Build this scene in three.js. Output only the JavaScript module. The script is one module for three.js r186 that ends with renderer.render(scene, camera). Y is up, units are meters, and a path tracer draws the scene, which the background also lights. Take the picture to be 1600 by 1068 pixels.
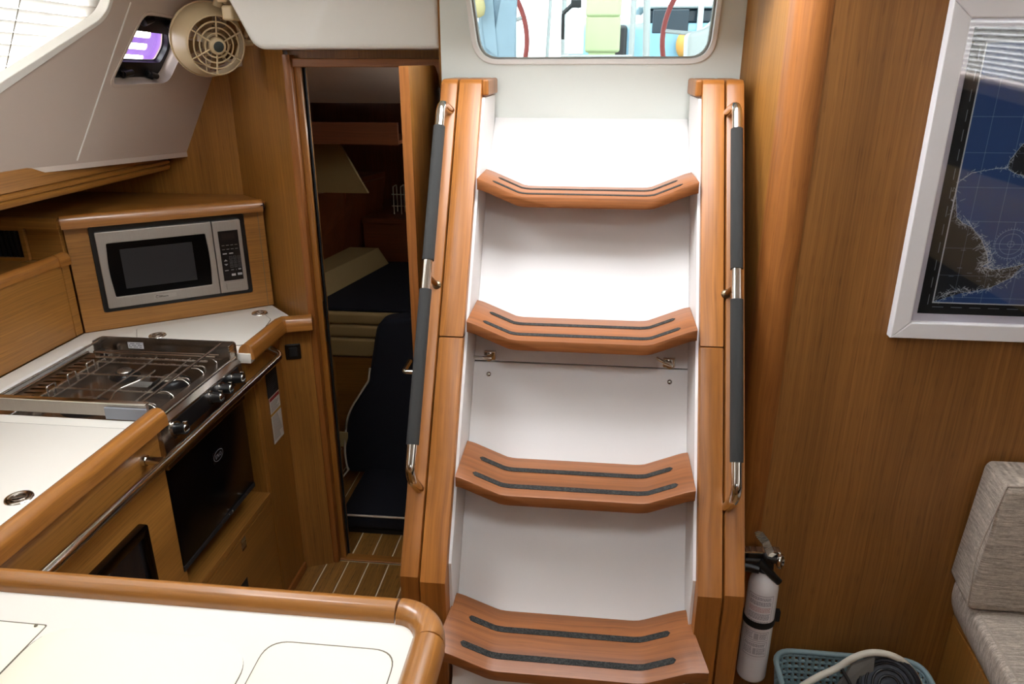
import * as THREE from 'three';
import { RoundedBoxGeometry } from 'three/addons/geometries/RoundedBoxGeometry.js';
import { mergeGeometries, toCreasedNormals } from 'three/addons/utils/BufferGeometryUtils.js';

// ---------------------------------------------------------------- camera, sky, exposure
const scene = new THREE.Scene();
const camera = new THREE.PerspectiveCamera(49.26, 1600 / 1068, 0.02, 200);
camera.rotation.order = 'YXZ';
camera.position.set(0, 1.65, 0);
camera.rotation.set(-0.36111, 0.1117, 0);
const renderer = new THREE.WebGLRenderer();
renderer.toneMapping = THREE.LinearToneMapping;
renderer.toneMappingExposure = 1.24;
renderer.shadowMap.enabled = true;
const SKY = 13;                                          // bright hazy overcast
{
  const W = 64, H = 32, d = new Float32Array(W * H * 4);
  for (let j = 0; j < H; j++) for (let i = 0; i < W; i++) {
    const el = ((j + 0.5) / H - 0.5) * Math.PI, k = (j * W + i) * 4, up = Math.max(0, Math.sin(el));
    const b = el > 0 ? 0.75 + 0.35 * up : 0.35;
    d[k] = b * 0.97; d[k + 1] = b; d[k + 2] = b * 1.05; d[k + 3] = 1;
  }
  const sky = new THREE.DataTexture(d, W, H, THREE.RGBAFormat, THREE.FloatType);
  sky.mapping = THREE.EquirectangularReflectionMapping; sky.magFilter = THREE.LinearFilter; sky.needsUpdate = true;
  scene.background = sky; scene.backgroundIntensity = SKY;
}

// ---------------------------------------------------------------- helpers
let seed = 7;
const rnd = () => { seed = (seed * 1664525 + 1013904223) >>> 0; return seed / 4294967296; };
const V = (x, y, z) => new THREE.Vector3(x, y, z);
const used = {};
function numbered(n) { used[n] = (used[n] ?? -1) + 1; return used[n] ? n + '_' + String(used[n]).padStart(3, '0') : n; }
const autos = [];
function thing(name, label, category, group, at, turn = 0) {
  const o = new THREE.Group(); o.name = numbered(name); scene.add(o);
  if (category) o.userData = { label, category }; else o.userData = { kind: 'structure' };
  if (group) o.userData.group = group;
  if (at) { o.position.set(...at); o.rotation.y = turn; } else autos.push(o);
  return o;
}
function part(name, geo, m, parent, label) {
  const o = new THREE.Mesh(Array.isArray(geo) ? merge(geo) : geo, m);
  o.name = name; o.castShadow = o.receiveShadow = true; parent.add(o);
  if (label) o.userData.label = label;
  return o;
}
function single(name, geo, m, label, category, group) {                 // a thing that is one mesh
  const g = Array.isArray(geo) ? merge(geo) : geo; g.computeBoundingBox();
  const b = g.boundingBox, c = V((b.min.x + b.max.x) / 2, b.min.y, (b.min.z + b.max.z) / 2);
  g.translate(-c.x, -c.y, -c.z);
  const o = new THREE.Mesh(g, m); o.position.copy(c); o.name = numbered(name); o.castShadow = o.receiveShadow = true; scene.add(o);
  o.userData = category ? { label, category } : { kind: 'structure' };
  if (group) o.userData.group = group;
  return o;
}
const struct = (name, geo, m) => single(name, geo, m);
function merge(list) {
  const gs = list.map((g) => { const n = g.index ? g.toNonIndexed() : g; for (const k of Object.keys(n.attributes)) if (!['position', 'normal', 'uv'].includes(k)) n.deleteAttribute(k); n.clearGroups(); return n; });
  return mergeGeometries(gs);
}
// texture coordinates in metres, v along the grain
function wuv(g, axis = 'y') {
  const p = g.attributes.position, n = g.attributes.normal, uv = new Float32Array(p.count * 2), ou = rnd() * 3, ov = rnd() * 3;
  for (let i = 0; i < p.count; i++) {
    const q = [p.getX(i), p.getY(i), p.getZ(i)], a = [Math.abs(n.getX(i)), Math.abs(n.getY(i)), Math.abs(n.getZ(i))];
    const g0 = 'xyz'.indexOf(axis), d = a.indexOf(Math.max(...a));
    let u, v;
    if (d === g0) { u = q[(g0 + 1) % 3]; v = q[(g0 + 2) % 3] * 0.3; } else { v = q[g0]; u = q[3 - g0 - d]; }
    uv[2 * i] = u + ou; uv[2 * i + 1] = v + ov;
  }
  g.setAttribute('uv', new THREE.BufferAttribute(uv, 2)); return g;
}
function box(x0, y0, z0, x1, y1, z1, r = 0.002, axis = 'y') {
  const w = x1 - x0, h = y1 - y0, d = z1 - z0;
  r = Math.min(r, w / 2.05, h / 2.05, d / 2.05);
  const g = r > 0 ? new RoundedBoxGeometry(w, h, d, r > 0.006 ? 4 : 2, r) : new THREE.BoxGeometry(w, h, d);
  g.translate((x0 + x1) / 2, (y0 + y1) / 2, (z0 + z1) / 2);
  return wuv(g, axis);
}
function shape(pts, r = 0, holes = []) {                                // polygon with rounded corners
  const s = new THREE.Shape(); path(s, pts, r);
  for (const [hp, hr] of holes) { const h = new THREE.Path(); path(h, hp, hr); s.holes.push(h); }
  return s;
}
function path(s, pts, r) {
  const n = pts.length;
  for (let i = 0; i < n; i++) {
    const a = pts[(i + n - 1) % n], b = pts[i], c = pts[(i + 1) % n], rr = b[2] ?? r;
    const la = Math.hypot(a[0] - b[0], a[1] - b[1]), lc = Math.hypot(c[0] - b[0], c[1] - b[1]), k = Math.min(rr, la * 0.49, lc * 0.49);
    const p = [b[0] + (a[0] - b[0]) / la * k, b[1] + (a[1] - b[1]) / la * k], q = [b[0] + (c[0] - b[0]) / lc * k, b[1] + (c[1] - b[1]) / lc * k];
    if (i) s.lineTo(...p); else s.moveTo(...p);
    if (k > 1e-6) s.quadraticCurveTo(b[0], b[1], ...q);
  }
  s.closePath();
}
const rect = (x0, y0, x1, y1) => [[x0, y0], [x1, y0], [x1, y1], [x0, y1]];
function ext(s, z0, z1, bevel = 0, axis = 'y', seg = 8) {               // extrude along z
  if (Array.isArray(s)) s = shape(s);
  const g = new THREE.ExtrudeGeometry(s, { depth: z1 - z0 - 2 * bevel, bevelEnabled: bevel > 0, bevelThickness: bevel, bevelSize: bevel, bevelOffset: -bevel, bevelSegments: bevel > 0.006 ? 4 : 2, curveSegments: seg });
  g.translate(0, 0, z0 + bevel); g.clearGroups(); return wuv(g, axis);
}
function remap(g, f, axis) {                                            // move every vertex; keeps faces outward
  const p = g.attributes.position, a = V(), b = V(), o = f(0, 0, 0), det = new THREE.Matrix3();
  const ex = f(1, 0, 0), ey = f(0, 1, 0), ez = f(0, 0, 1);
  det.set(ex[0] - o[0], ey[0] - o[0], ez[0] - o[0], ex[1] - o[1], ey[1] - o[1], ez[1] - o[1], ex[2] - o[2], ey[2] - o[2], ez[2] - o[2]);
  const n = g.index ? g.toNonIndexed() : g, q = n.attributes.position;
  for (let i = 0; i < q.count; i++) q.setXYZ(i, ...f(q.getX(i), q.getY(i), q.getZ(i)));
  if (det.determinant() < 0) for (let i = 0; i < q.count; i += 3) { a.fromBufferAttribute(q, i); b.fromBufferAttribute(q, i + 1); q.setXYZ(i, b.x, b.y, b.z); q.setXYZ(i + 1, a.x, a.y, a.z); }
  n.deleteAttribute('normal'); n.computeVertexNormals();
  return wuv(toCreasedNormals(n, 0.5), axis ?? 'y');
}
const extX = (pts, x0, x1, bevel = 0, axis = 'y', r = 0) => remap(ext(shape(pts, r), x0, x1, bevel), (a, b, c) => [c, b, a], axis);    // pts are [z, y]
const extY = (pts, y0, y1, bevel = 0, axis = 'z', r = 0, holes = []) => remap(ext(shape(pts, r, holes), y0, y1, bevel), (a, b, c) => [a, c, b], axis);  // pts are [x, z]
function orient(g) {                                                    // turn the faces of a closed solid outward
  const p = g.attributes.position; let v = 0; const a = V(), b = V(), c = V();
  for (let i = 0; i < p.count; i += 3) { a.fromBufferAttribute(p, i); b.fromBufferAttribute(p, i + 1); c.fromBufferAttribute(p, i + 2); v += a.dot(b.cross(c)); }
  if (v < 0) for (let i = 0; i < p.count; i += 3) { a.fromBufferAttribute(p, i); b.fromBufferAttribute(p, i + 1); p.setXYZ(i, b.x, b.y, b.z); p.setXYZ(i + 1, a.x, a.y, a.z); }
  g.computeVertexNormals(); return g;
}
function hexa(b, t, axis) {                                             // solid from a bottom and a top quad, both listed anticlockwise seen from above
  const P = [...b, ...t], f = [[0, 3, 2, 1], [4, 5, 6, 7], [0, 1, 5, 4], [1, 2, 6, 5], [2, 3, 7, 6], [3, 0, 4, 7]], v = [];
  for (const [a, c, d, e] of f) v.push(...P[a], ...P[c], ...P[d], ...P[a], ...P[d], ...P[e]);
  const g = new THREE.BufferGeometry(); g.setAttribute('position', new THREE.Float32BufferAttribute(v, 3)); return wuv(orient(g), axis);
}
function fillet(pts, r, n = 6) {
  const out = [V(...pts[0])];
  for (let i = 1; i < pts.length - 1; i++) {
    const a = V(...pts[i - 1]), b = V(...pts[i]), c = V(...pts[i + 1]), k = Math.min(r, a.distanceTo(b) * 0.49, c.distanceTo(b) * 0.49);
    const p = b.clone().lerp(a, k / a.distanceTo(b)), q = b.clone().lerp(c, k / c.distanceTo(b));
    for (let j = 0; j <= n; j++) { const t = j / n; out.push(p.clone().multiplyScalar((1 - t) ** 2).addScaledVector(b, 2 * t * (1 - t)).addScaledVector(q, t * t)); }
  }
  out.push(V(...pts[pts.length - 1])); return out;
}
class Poly extends THREE.Curve {
  constructor(p, closed) { super(); this.p = p; this.c = closed; }
  getPoint(t, o = V()) { const p = this.p, n = this.c ? p.length : p.length - 1, f = Math.min(t * n, n - 1e-6), i = Math.floor(f); return o.copy(p[i]).lerp(p[(i + 1) % p.length], f - i); }
  getPointAt(t, o) { return this.getPoint(t, o); }
  getTangentAt(t, o = V()) { const n = (this.c ? this.p.length : this.p.length - 1), e = 0.5 / n, a = this.getPoint(this.c ? (t - e + 1) % 1 : Math.max(0, t - e)), b = this.getPoint(this.c ? (t + e) % 1 : Math.min(1, t + e)); return o.copy(b).sub(a).normalize(); }
}
function tube(pts, r, fr = 0, rs = 8, closed = false) {
  const p = fr ? fillet(pts, fr) : pts.map((q) => V(...q)), n = closed ? p.length : p.length - 1;
  const g = new THREE.TubeGeometry(new Poly(p, closed), n, r, rs, closed);
  if (closed) return wuv(g.toNonIndexed(), 'x');
  const caps = [0, 1].map((e) => { const c = new THREE.CircleGeometry(r, rs), d = p[e ? n : 0].clone().sub(p[e ? n - 1 : 1]).normalize(); c.applyQuaternion(new THREE.Quaternion().setFromUnitVectors(V(0, 0, 1), d)); c.translate(...p[e ? n : 0]); return c; });
  return wuv(merge([g, ...caps]), 'y');
}
function cyl(a, b, r0, r1 = r0, seg = 20) {
  a = V(...a); b = V(...b);
  const g = new THREE.CylinderGeometry(r1, r0, a.distanceTo(b), seg); g.applyQuaternion(new THREE.Quaternion().setFromUnitVectors(V(0, 1, 0), b.clone().sub(a).normalize())); g.translate(...a.lerp(b, 0.5)); return g;
}
function lathe(prof, at, dir = [0, 1, 0], seg = 32) {
  const g = new THREE.LatheGeometry(prof.map((q) => new THREE.Vector2(...q)), seg);
  g.applyQuaternion(new THREE.Quaternion().setFromUnitVectors(V(0, 1, 0), V(...dir).normalize())); g.translate(...at); return g;
}
function torus(at, dir, R, r, seg = 40, rs = 8, arc = Math.PI * 2) {
  const g = new THREE.TorusGeometry(R, r, rs, seg, arc); g.applyQuaternion(new THREE.Quaternion().setFromUnitVectors(V(0, 0, 1), V(...dir).normalize())); g.translate(...at); return g;
}
// a swept bar with any section: section [[side, up], ...] carried along pts in a level path
function sweep(pts, section, closedEnds = true) {
  const n = pts.length, m = section.length, pos = [], ring = [];
  for (let i = 0; i < n; i++) {
    const a = V(...pts[Math.max(0, i - 1)]), b = V(...pts[Math.min(n - 1, i + 1)]), c = V(...pts[i]);
    const t1 = i ? V(...pts[i]).sub(a).setY(0).normalize() : null, t2 = i < n - 1 ? b.clone().sub(c).setY(0).normalize() : null;
    const t = t1 && t2 ? t1.clone().add(t2).normalize() : (t1 ?? t2), k = t1 && t2 ? 1 / Math.max(0.5, t.dot(t2)) : 1, s = V(-t.z, 0, t.x).multiplyScalar(k);
    ring.push(section.map(([u, v]) => c.clone().addScaledVector(s, u).add(V(0, v, 0))));
  }
  const tri = (a, b, c) => pos.push(...a, ...b, ...c);
  for (let i = 0; i < n - 1; i++) for (let j = 0; j < m; j++) { const k = (j + 1) % m, A = ring[i][j], B = ring[i][k], C = ring[i + 1][k], D = ring[i + 1][j]; tri(A, B, C); tri(A, C, D); }
  if (closedEnds) for (let j = 1; j < m - 1; j++) { tri(ring[0][0], ring[0][j + 1], ring[0][j]); tri(ring[n - 1][0], ring[n - 1][j], ring[n - 1][j + 1]); }
  const g = new THREE.BufferGeometry(); g.setAttribute('position', new THREE.Float32BufferAttribute(pos.flat(), 3)); orient(g);
  return toCreasedNormals(g, 0.6);
}
const arcPts = (cx, y, cz, r, a0, a1, n = 8) => Array.from({ length: n + 1 }, (_, i) => { const a = a0 + (a1 - a0) * i / n; return [cx + r * Math.cos(a), y, cz + r * Math.sin(a)]; });

// ---------------------------------------------------------------- textures
function noise1(n, s) { const a = Array.from({ length: n }, () => { s = (s * 1103515245 + 12345) & 0x7fffffff; return s / 0x7fffffff; }); return (x) => { x = ((x % n) + n) % n; const i = Math.floor(x), f = x - i, u = f * f * (3 - 2 * f); return a[i] * (1 - u) + a[(i + 1) % n] * u; }; }
function noise2(n, m, s) { const a = new Float32Array(n * m).map(() => { s = (Math.imul(s, 1103515245) + 12345) & 0x7fffffff; return s / 0x7fffffff; }); return (x, y) => { x = ((x % n) + n) % n; y = ((y % m) + m) % m; const i = Math.floor(x), j = Math.floor(y), f = x - i, g = y - j, u = f * f * (3 - 2 * f), v = g * g * (3 - 2 * g), i1 = (i + 1) % n, j1 = (j + 1) % m; return (a[j * n + i] * (1 - u) + a[j * n + i1] * u) * (1 - v) + (a[j1 * n + i] * (1 - u) + a[j1 * n + i1] * u) * v; }; }
function tex(W, H, f, srgb, rep) {
  const d = new Uint8Array(W * H * 4);
  for (let j = 0; j < H; j++) for (let i = 0; i < W; i++) { const c = f(i / W, j / H), k = (j * W + i) * 4; for (let q = 0; q < 3; q++) d[k + q] = Math.max(0, Math.min(255, (c.length ? c[q] : c) * 255)); d[k + 3] = 255; }
  const t = new THREE.DataTexture(d, W, H); t.magFilter = t.minFilter = THREE.LinearFilter; t.wrapS = t.wrapT = THREE.RepeatWrapping; if (srgb) t.colorSpace = THREE.SRGBColorSpace; if (rep) t.repeat.set(...rep); t.needsUpdate = true; return t;
}
function woodTex(W, H, size, s, fine, wander, pores, tint) {
  const streak = noise1(fine, s), streak2 = noise1(fine * 3, s + 5), broad = noise1(9, s + 9), wob = noise2(4, 6, s + 2), fl = noise2(fine, 10, s + 3), po = noise2(fine * 2, 24, s + 4);
  return tex(W, H, (u, v) => {
    const x = u + wander * (wob(u * 4, v * 6) - 0.5);
    let b = 0.82 + 0.07 * (streak(x * fine) - 0.5) + 0.07 * (streak2(x * fine * 3) - 0.5) + 0.10 * (broad(x * 9) - 0.5) + 0.08 * (fl(x * fine, v * 10) - 0.5);
    const p = po(x * fine * 2, v * 24); if (p > 0.74) b -= pores * (p - 0.74) * 3;
    return [b * tint[0] + (1 - tint[0]) * b * b, b * tint[1] + (1 - tint[1]) * b * b, b * tint[2] + (1 - tint[2]) * b * b];
  }, true, [1 / size[0], 1 / size[1]]);
}
const T = {
  veneer: woodTex(1024, 1024, [0.5, 1.0], 11, 150, 0.012, 0.13, [0.9, 0.8, 0.6]),
  solid: woodTex(512, 512, [0.25, 0.6], 23, 60, 0.03, 0.06, [0.9, 0.8, 0.65]),
  teak: woodTex(512, 512, [0.12, 0.6], 37, 40, 0.05, 0.35, [0.8, 0.7, 0.55]),
};
const fn = noise2(64, 220, 91), fn2 = noise2(16, 300, 17), fc = noise2(400, 400, 5);
T.fabric = tex(1024, 1024, (u, v) => { const b = 0.74 + 0.13 * (fn(u * 64, v * 220) - 0.5) + 0.22 * (fn2(u * 16, v * 300) - 0.5) + 0.12 * (fc(u * 400, v * 400) - 0.5); return [b * 1.0, b * 0.965, b * 0.93]; }, true, [1 / 0.4, 1 / 0.4]);
const sp = noise2(200, 200, 71), sp2 = noise2(60, 60, 72);
T.grit = tex(512, 512, (u, v) => { const a = sp(u * 200, v * 200), b = 0.3 + 0.35 * (a - 0.5) + 0.2 * (sp2(u * 60, v * 60) - 0.5); return [b, b, b * 0.97]; }, true, [1 / 0.2, 1 / 0.2]);
T.gritBump = tex(512, 512, (u, v) => sp(u * 200, v * 200), false, [1 / 0.2, 1 / 0.2]);
const br = noise2(8, 300, 33);
T.brush = tex(256, 512, (u, v) => 0.9 + 0.16 * (br(u * 8, v * 300) - 0.5), false, [1 / 0.3, 1 / 0.3]);
const sm = noise2(14, 14, 44), sm2 = noise2(50, 50, 45);
T.smudge = tex(256, 256, (u, v) => 0.55 + 0.5 * (sm(u * 14, v * 14) - 0.5) + 0.2 * (sm2(u * 50, v * 50) - 0.5), false, [1 / 0.5, 1 / 0.5]);
const lt = noise2(90, 90, 61);
T.leather = tex(256, 256, (u, v) => lt(u * 90, v * 90), false, [1 / 0.1, 1 / 0.1]);
function canvas(W, H, draw) { const c = document.createElement('canvas'); c.width = W; c.height = H; draw(c.getContext('2d'), W, H); const t = new THREE.CanvasTexture(c); t.colorSpace = THREE.SRGBColorSpace; t.magFilter = THREE.LinearFilter; return t; }

// ---------------------------------------------------------------- materials
const mat = (o) => new THREE.MeshPhysicalMaterial({ roughness: 0.5, ...o, color: new THREE.Color(o.color ?? '#ffffff') });
const wood = (color, map = T.veneer, o = {}) => mat({ color, map, roughness: 0.42, clearcoat: 0.25, clearcoatRoughness: 0.3, ...o });
const M = {
  veneer: wood('#bd833c'), bulkhead: wood('#b87d3d', T.veneer, { roughness: 0.5, clearcoat: 0.12 }),
  rail: wood('#c47d35', T.solid), fiddle: wood('#c07f36', T.solid, { clearcoat: 0.8, clearcoatRoughness: 0.18 }), column: wood('#bb7638', T.solid, { clearcoat: 0, roughness: 0.5, specularIntensity: 0.6 }),
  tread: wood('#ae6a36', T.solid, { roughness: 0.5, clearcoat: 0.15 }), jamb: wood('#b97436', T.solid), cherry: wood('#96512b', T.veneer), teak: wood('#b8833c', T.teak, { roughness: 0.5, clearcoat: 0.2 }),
  holly: mat({ color: '#e6d6b4', roughness: 0.6 }),
  white: mat({ color: '#e9e6e1', roughness: 0.4, clearcoat: 0.2, clearcoatRoughness: 0.3 }), riser: mat({ color: '#e8e5e2', roughness: 0.45 }), surround: mat({ color: '#e0e5de', roughness: 0.35 }),
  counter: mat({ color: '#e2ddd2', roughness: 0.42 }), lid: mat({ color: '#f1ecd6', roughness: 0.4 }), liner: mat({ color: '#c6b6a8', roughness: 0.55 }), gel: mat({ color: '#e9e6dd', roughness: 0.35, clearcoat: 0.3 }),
  seam: mat({ color: '#6b6352', roughness: 0.8 }), black: mat({ color: '#0c0c0d', roughness: 0.35 }), rubber: mat({ color: '#141415', roughness: 0.7 }), blackGloss: mat({ color: '#040405', roughness: 0.22, specularIntensity: 0.35 }),
  chrome: mat({ color: '#d9d6d0', metalness: 1, roughness: 0.12 }), steel: mat({ color: '#b9b3aa', metalness: 1, roughness: 0.3, roughnessMap: T.brush }), steelFace: mat({ color: '#b0a9a0', metalness: 1, roughness: 0.62, roughnessMap: T.brush }), bronze: mat({ color: '#8d7a62', metalness: 1, roughness: 0.3 }),
  gunmetal: mat({ color: '#3d3632', metalness: 1, roughness: 0.25 }), wallWood: wood('#bd833c', T.veneer, { clearcoat: 0, roughness: 0.6, specularIntensity: 0.5 }), darkSteel: mat({ color: '#a2978d', metalness: 1, roughness: 0.24 }),
  leather: mat({ color: '#343432', roughness: 0.68, bumpMap: T.leather, bumpScale: 0.0006 }), grit: mat({ color: '#8f8f8c', map: T.grit, roughness: 0.9, bumpMap: T.gritBump, bumpScale: 0.0008 }),
  fabric: mat({ color: '#e9e0d6', map: T.fabric, roughness: 0.9, sheen: 0.3 }), fan: mat({ color: '#d8c29a', roughness: 0.4 }),
  navy: mat({ color: '#0a0f1c', roughness: 0.85 }), piping: mat({ color: '#cfc6b0', roughness: 0.7 }), tan: mat({ color: '#a88e5c', roughness: 0.7 }), purple: mat({ color: '#a78cc4', roughness: 0.9, transmission: 0.5, thickness: 0 }),
  glass: mat({ color: '#ffffff', roughness: 0.02, transmission: 1, thickness: 0 }), pictureGlass: mat({ color: '#ffffff', roughness: 0.03, transmission: 1, thickness: 0, ior: 1.68 }), smoke: mat({ color: '#1a1a1c', roughness: 0.05, clearcoat: 1 }), slat: mat({ color: '#f4f3ef', roughness: 0.9, transmission: 0.24, thickness: 0 }),
  frame: mat({ color: '#f6f5f8', roughness: 0.35 }), tank: mat({ color: '#f8f6f6', roughness: 0.2, clearcoat: 0.6 }), basket: mat({ color: '#8fa7ab', roughness: 0.6 }), sole: mat({ color: '#d3cdbd', roughness: 0.6 }), ribbed: mat({ color: '#1b1e26', roughness: 0.6 }), mesh: mat({ color: '#6f6c66', roughness: 0.9 }),
  red: mat({ color: '#8a3029', roughness: 0.5 }), sail: mat({ color: '#8496a2', roughness: 0.9 }), cream: mat({ color: '#b5a573', roughness: 0.6 }), teakDeck: mat({ color: '#8f8a80', roughness: 0.7 }), deckWhite: mat({ color: '#acaeab', roughness: 0.4 }), dimTint: mat({ color: '#c4cccc', roughness: 0.02, transmission: 1, thickness: 0 }), pad: mat({ color: '#b3bf8f', roughness: 0.8 }), hull: mat({ color: '#7b9fae', roughness: 0.5 }), darkWindow: mat({ color: '#1d2a33', roughness: 0.2 }), water: mat({ color: '#4a6a74', roughness: 0.15 }), orange: mat({ color: '#c98a3c', roughness: 0.6 }),
};
for (const k in M) M[k].name = k;

// ================================================================ THE SETTING
// floor of planks: the pale seam is the sheet below, planks lie proud of it
{
  const f = thing('floor'); 
  part('subfloor', box(-1.95, -0.06, -2.13, 1.95, -0.004, 1.95, 0, 'z'), M.holly, f);
  const lengths = {};
  for (let i = 0; i < 40; i++) {
    const x0 = -1.03 + i * 0.0725, x1 = x0 + 0.067; if (x1 > 1.85) break;
    part('plank', box(x0, -0.004, -2.105, x1, 0.0, 1.92, 0.0008, 'z'), M.teak, f);
  }
  part('subfloor', box(-1.9, -0.06, -4.3, -0.38, -0.004, -2.13, 0, 'z'), M.holly, f);
  for (let i = -9; i < 9; i++) { const x0 = -1.03 + i * 0.0725; part('plank', box(x0, -0.004, -2.95, x0 + 0.067, 0, -2.145, 0.0008, 'z'), M.teak, f); }
}
struct('trim_1', box(-0.85, 0, -2.145, -0.40, 0.006, -2.108, 0.003, 'x'), M.fiddle);   // threshold
// liner axes: X runs aft, Y up the slope, Z into the cabin
const E = V(0.13597, -0.04299, -0.98978), S2 = V(0.46495, 0.88497, 0.02543), NL = V(0.87483, -0.46366, 0.14032), PL = V(-1.325, 1.37, -2.345);
const LM = new THREE.Matrix4().makeBasis(E, S2, NL).setPosition(PL);
const toLiner = (g) => g.applyMatrix4(LM);
const mirrorX = (g) => remap(g, (x, y, z) => [-x, y, z]);
const winPts = [[-0.80, 0.155, 0.02], [-0.479, 0.403, 0.035], [-0.478, 0.53, 0.05], [-2.6, 0.53, 0.05], [-2.6, 0.155, 0.05]];
const portPts = [[-0.36, 0.428], [-0.212, 0.424], [-0.17, 0.33], [-0.19, 0.238], [-0.412, 0.228]];
{
  const outline = [[0.03, 0.0], [0.03, 0.62], [-4.4, 0.62], [-4.4, 0]];
  const g = ext(shape(outline, 0, [[winPts, 0.03], [portPts, 0.03]]), -0.02, 0, 0, 'x', 10);
  const w = thing('wall_left');
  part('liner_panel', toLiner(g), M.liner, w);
  // rolled lip round the side window and moulded seam
  const rim = ext(shape(winPts.map(([x, y, r]) => [x, y, r]), 0.03, [[winPts.map(([x, y, r], i) => [x + (i === 0 ? -0.03 : i < 3 ? -0.012 : 0.012), y + (i === 0 ? 0.012 : i === 1 ? 0.006 : i === 4 ? 0.012 : -0.012), r]), 0.03]]), -0.022, 0.004, 0.002, 'x', 10);
  part('window_lip', toLiner(rim), M.gel, w);
  part('liner_seam', toLiner(box(-0.462, 0.01, -0.002, -0.458, 0.45, 0.0022, 0.001).applyMatrix4(new THREE.Matrix4().makeRotationZ(-0.09)).translate(-0.0, -0.04, 0)), M.gel, w);
  // deep collar of the small port
  const collar = ext(shape(portPts.map(([x, y]) => [-0.29 + (x + 0.29) * 1.06, 0.33 + (y - 0.33) * 1.07]), 0.033, [[portPts, 0.03]]), -0.056, 0.002, 0.001, 'x', 10);
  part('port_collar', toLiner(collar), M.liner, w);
  // side deck below the liner and the topsides
  const z0 = -2.36, z1 = 1.95, at = (a) => PL.clone().addScaledVector(E, -a);
  const a0 = at(-0.03), a1 = at(4.38);
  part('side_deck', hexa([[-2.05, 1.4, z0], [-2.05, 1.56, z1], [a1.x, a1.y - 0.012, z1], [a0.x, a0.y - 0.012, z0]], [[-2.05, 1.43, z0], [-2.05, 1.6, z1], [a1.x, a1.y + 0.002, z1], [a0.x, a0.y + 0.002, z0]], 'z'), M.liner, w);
  part('topside', box(-2.05, -0.06, -2.4, -1.95, 1.55, 2.0, 0, 'z'), M.veneer, w);
}
{
  const w = thing('wall_right');
  const wr = [[-0.95, 0.05], [-3.9, 0.05], [-3.9, 0.5], [-0.95, 0.5]];
  const g = toLiner(ext(shape([[-0.7, 0], [-0.7, 0.62], [-4.4, 0.62], [-4.4, 0]], 0, [[wr, 0.06]]), -0.02, 0, 0, 'x', 8));
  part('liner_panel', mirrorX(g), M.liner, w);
  const at = (a) => PL.clone().addScaledVector(E, -a), a0 = at(0.6), a1 = at(4.38);
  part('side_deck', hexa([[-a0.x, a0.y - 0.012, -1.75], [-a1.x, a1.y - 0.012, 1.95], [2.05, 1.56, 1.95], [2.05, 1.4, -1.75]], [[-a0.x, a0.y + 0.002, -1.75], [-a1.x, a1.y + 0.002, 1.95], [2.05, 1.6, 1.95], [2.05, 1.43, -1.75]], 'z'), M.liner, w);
  part('topside', box(1.95, -0.06, -1.8, 2.05, 1.55, 2.0, 0, 'z'), M.navy, w);  // unseen side coloured navy to darken its reflection in the picture glass
}
// ceiling, sheared to follow the deck line, open at the companionway and at the deck hatches
{
  const holes = [[rect(-0.34, -1.25, 0.29, -1.64).reverse(), 0.04], [rect(-0.2, -0.52, 0.2, -0.2), 0.06], [rect(-0.2, 1.1, 0.2, 1.5), 0.06], [rect(-1.02, -1.35, -0.62, -0.95), 0.05]];
  const g = extY([[-1.12, -2.38], [-0.395, -2.38], [-0.395, -1.965], [0.40, -1.965], [0.40, -1.62], [1.25, -1.62], [1.72, 2.0], [-1.72, 2.0]], 0, 0.04, 0, 'z', 0, holes);
  const c = remap(g, (x, y, z) => [x, y + 1.899 + 0.0434 * (z + 2.345), z], 'z');
  struct('ceiling', c, M.gel);
}
struct('added_trim_4', box(-0.42, 1.812, -1.70, 0.36, 1.935, -1.66, 0.008, 'x'), M.gel);   // unseen beam added to keep hatch light off the washboard panel
struct('wall_forward', box(-2.05, -0.06, 1.95, 2.05, 2.2, 2.0, 0), M.bulkhead);
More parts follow.
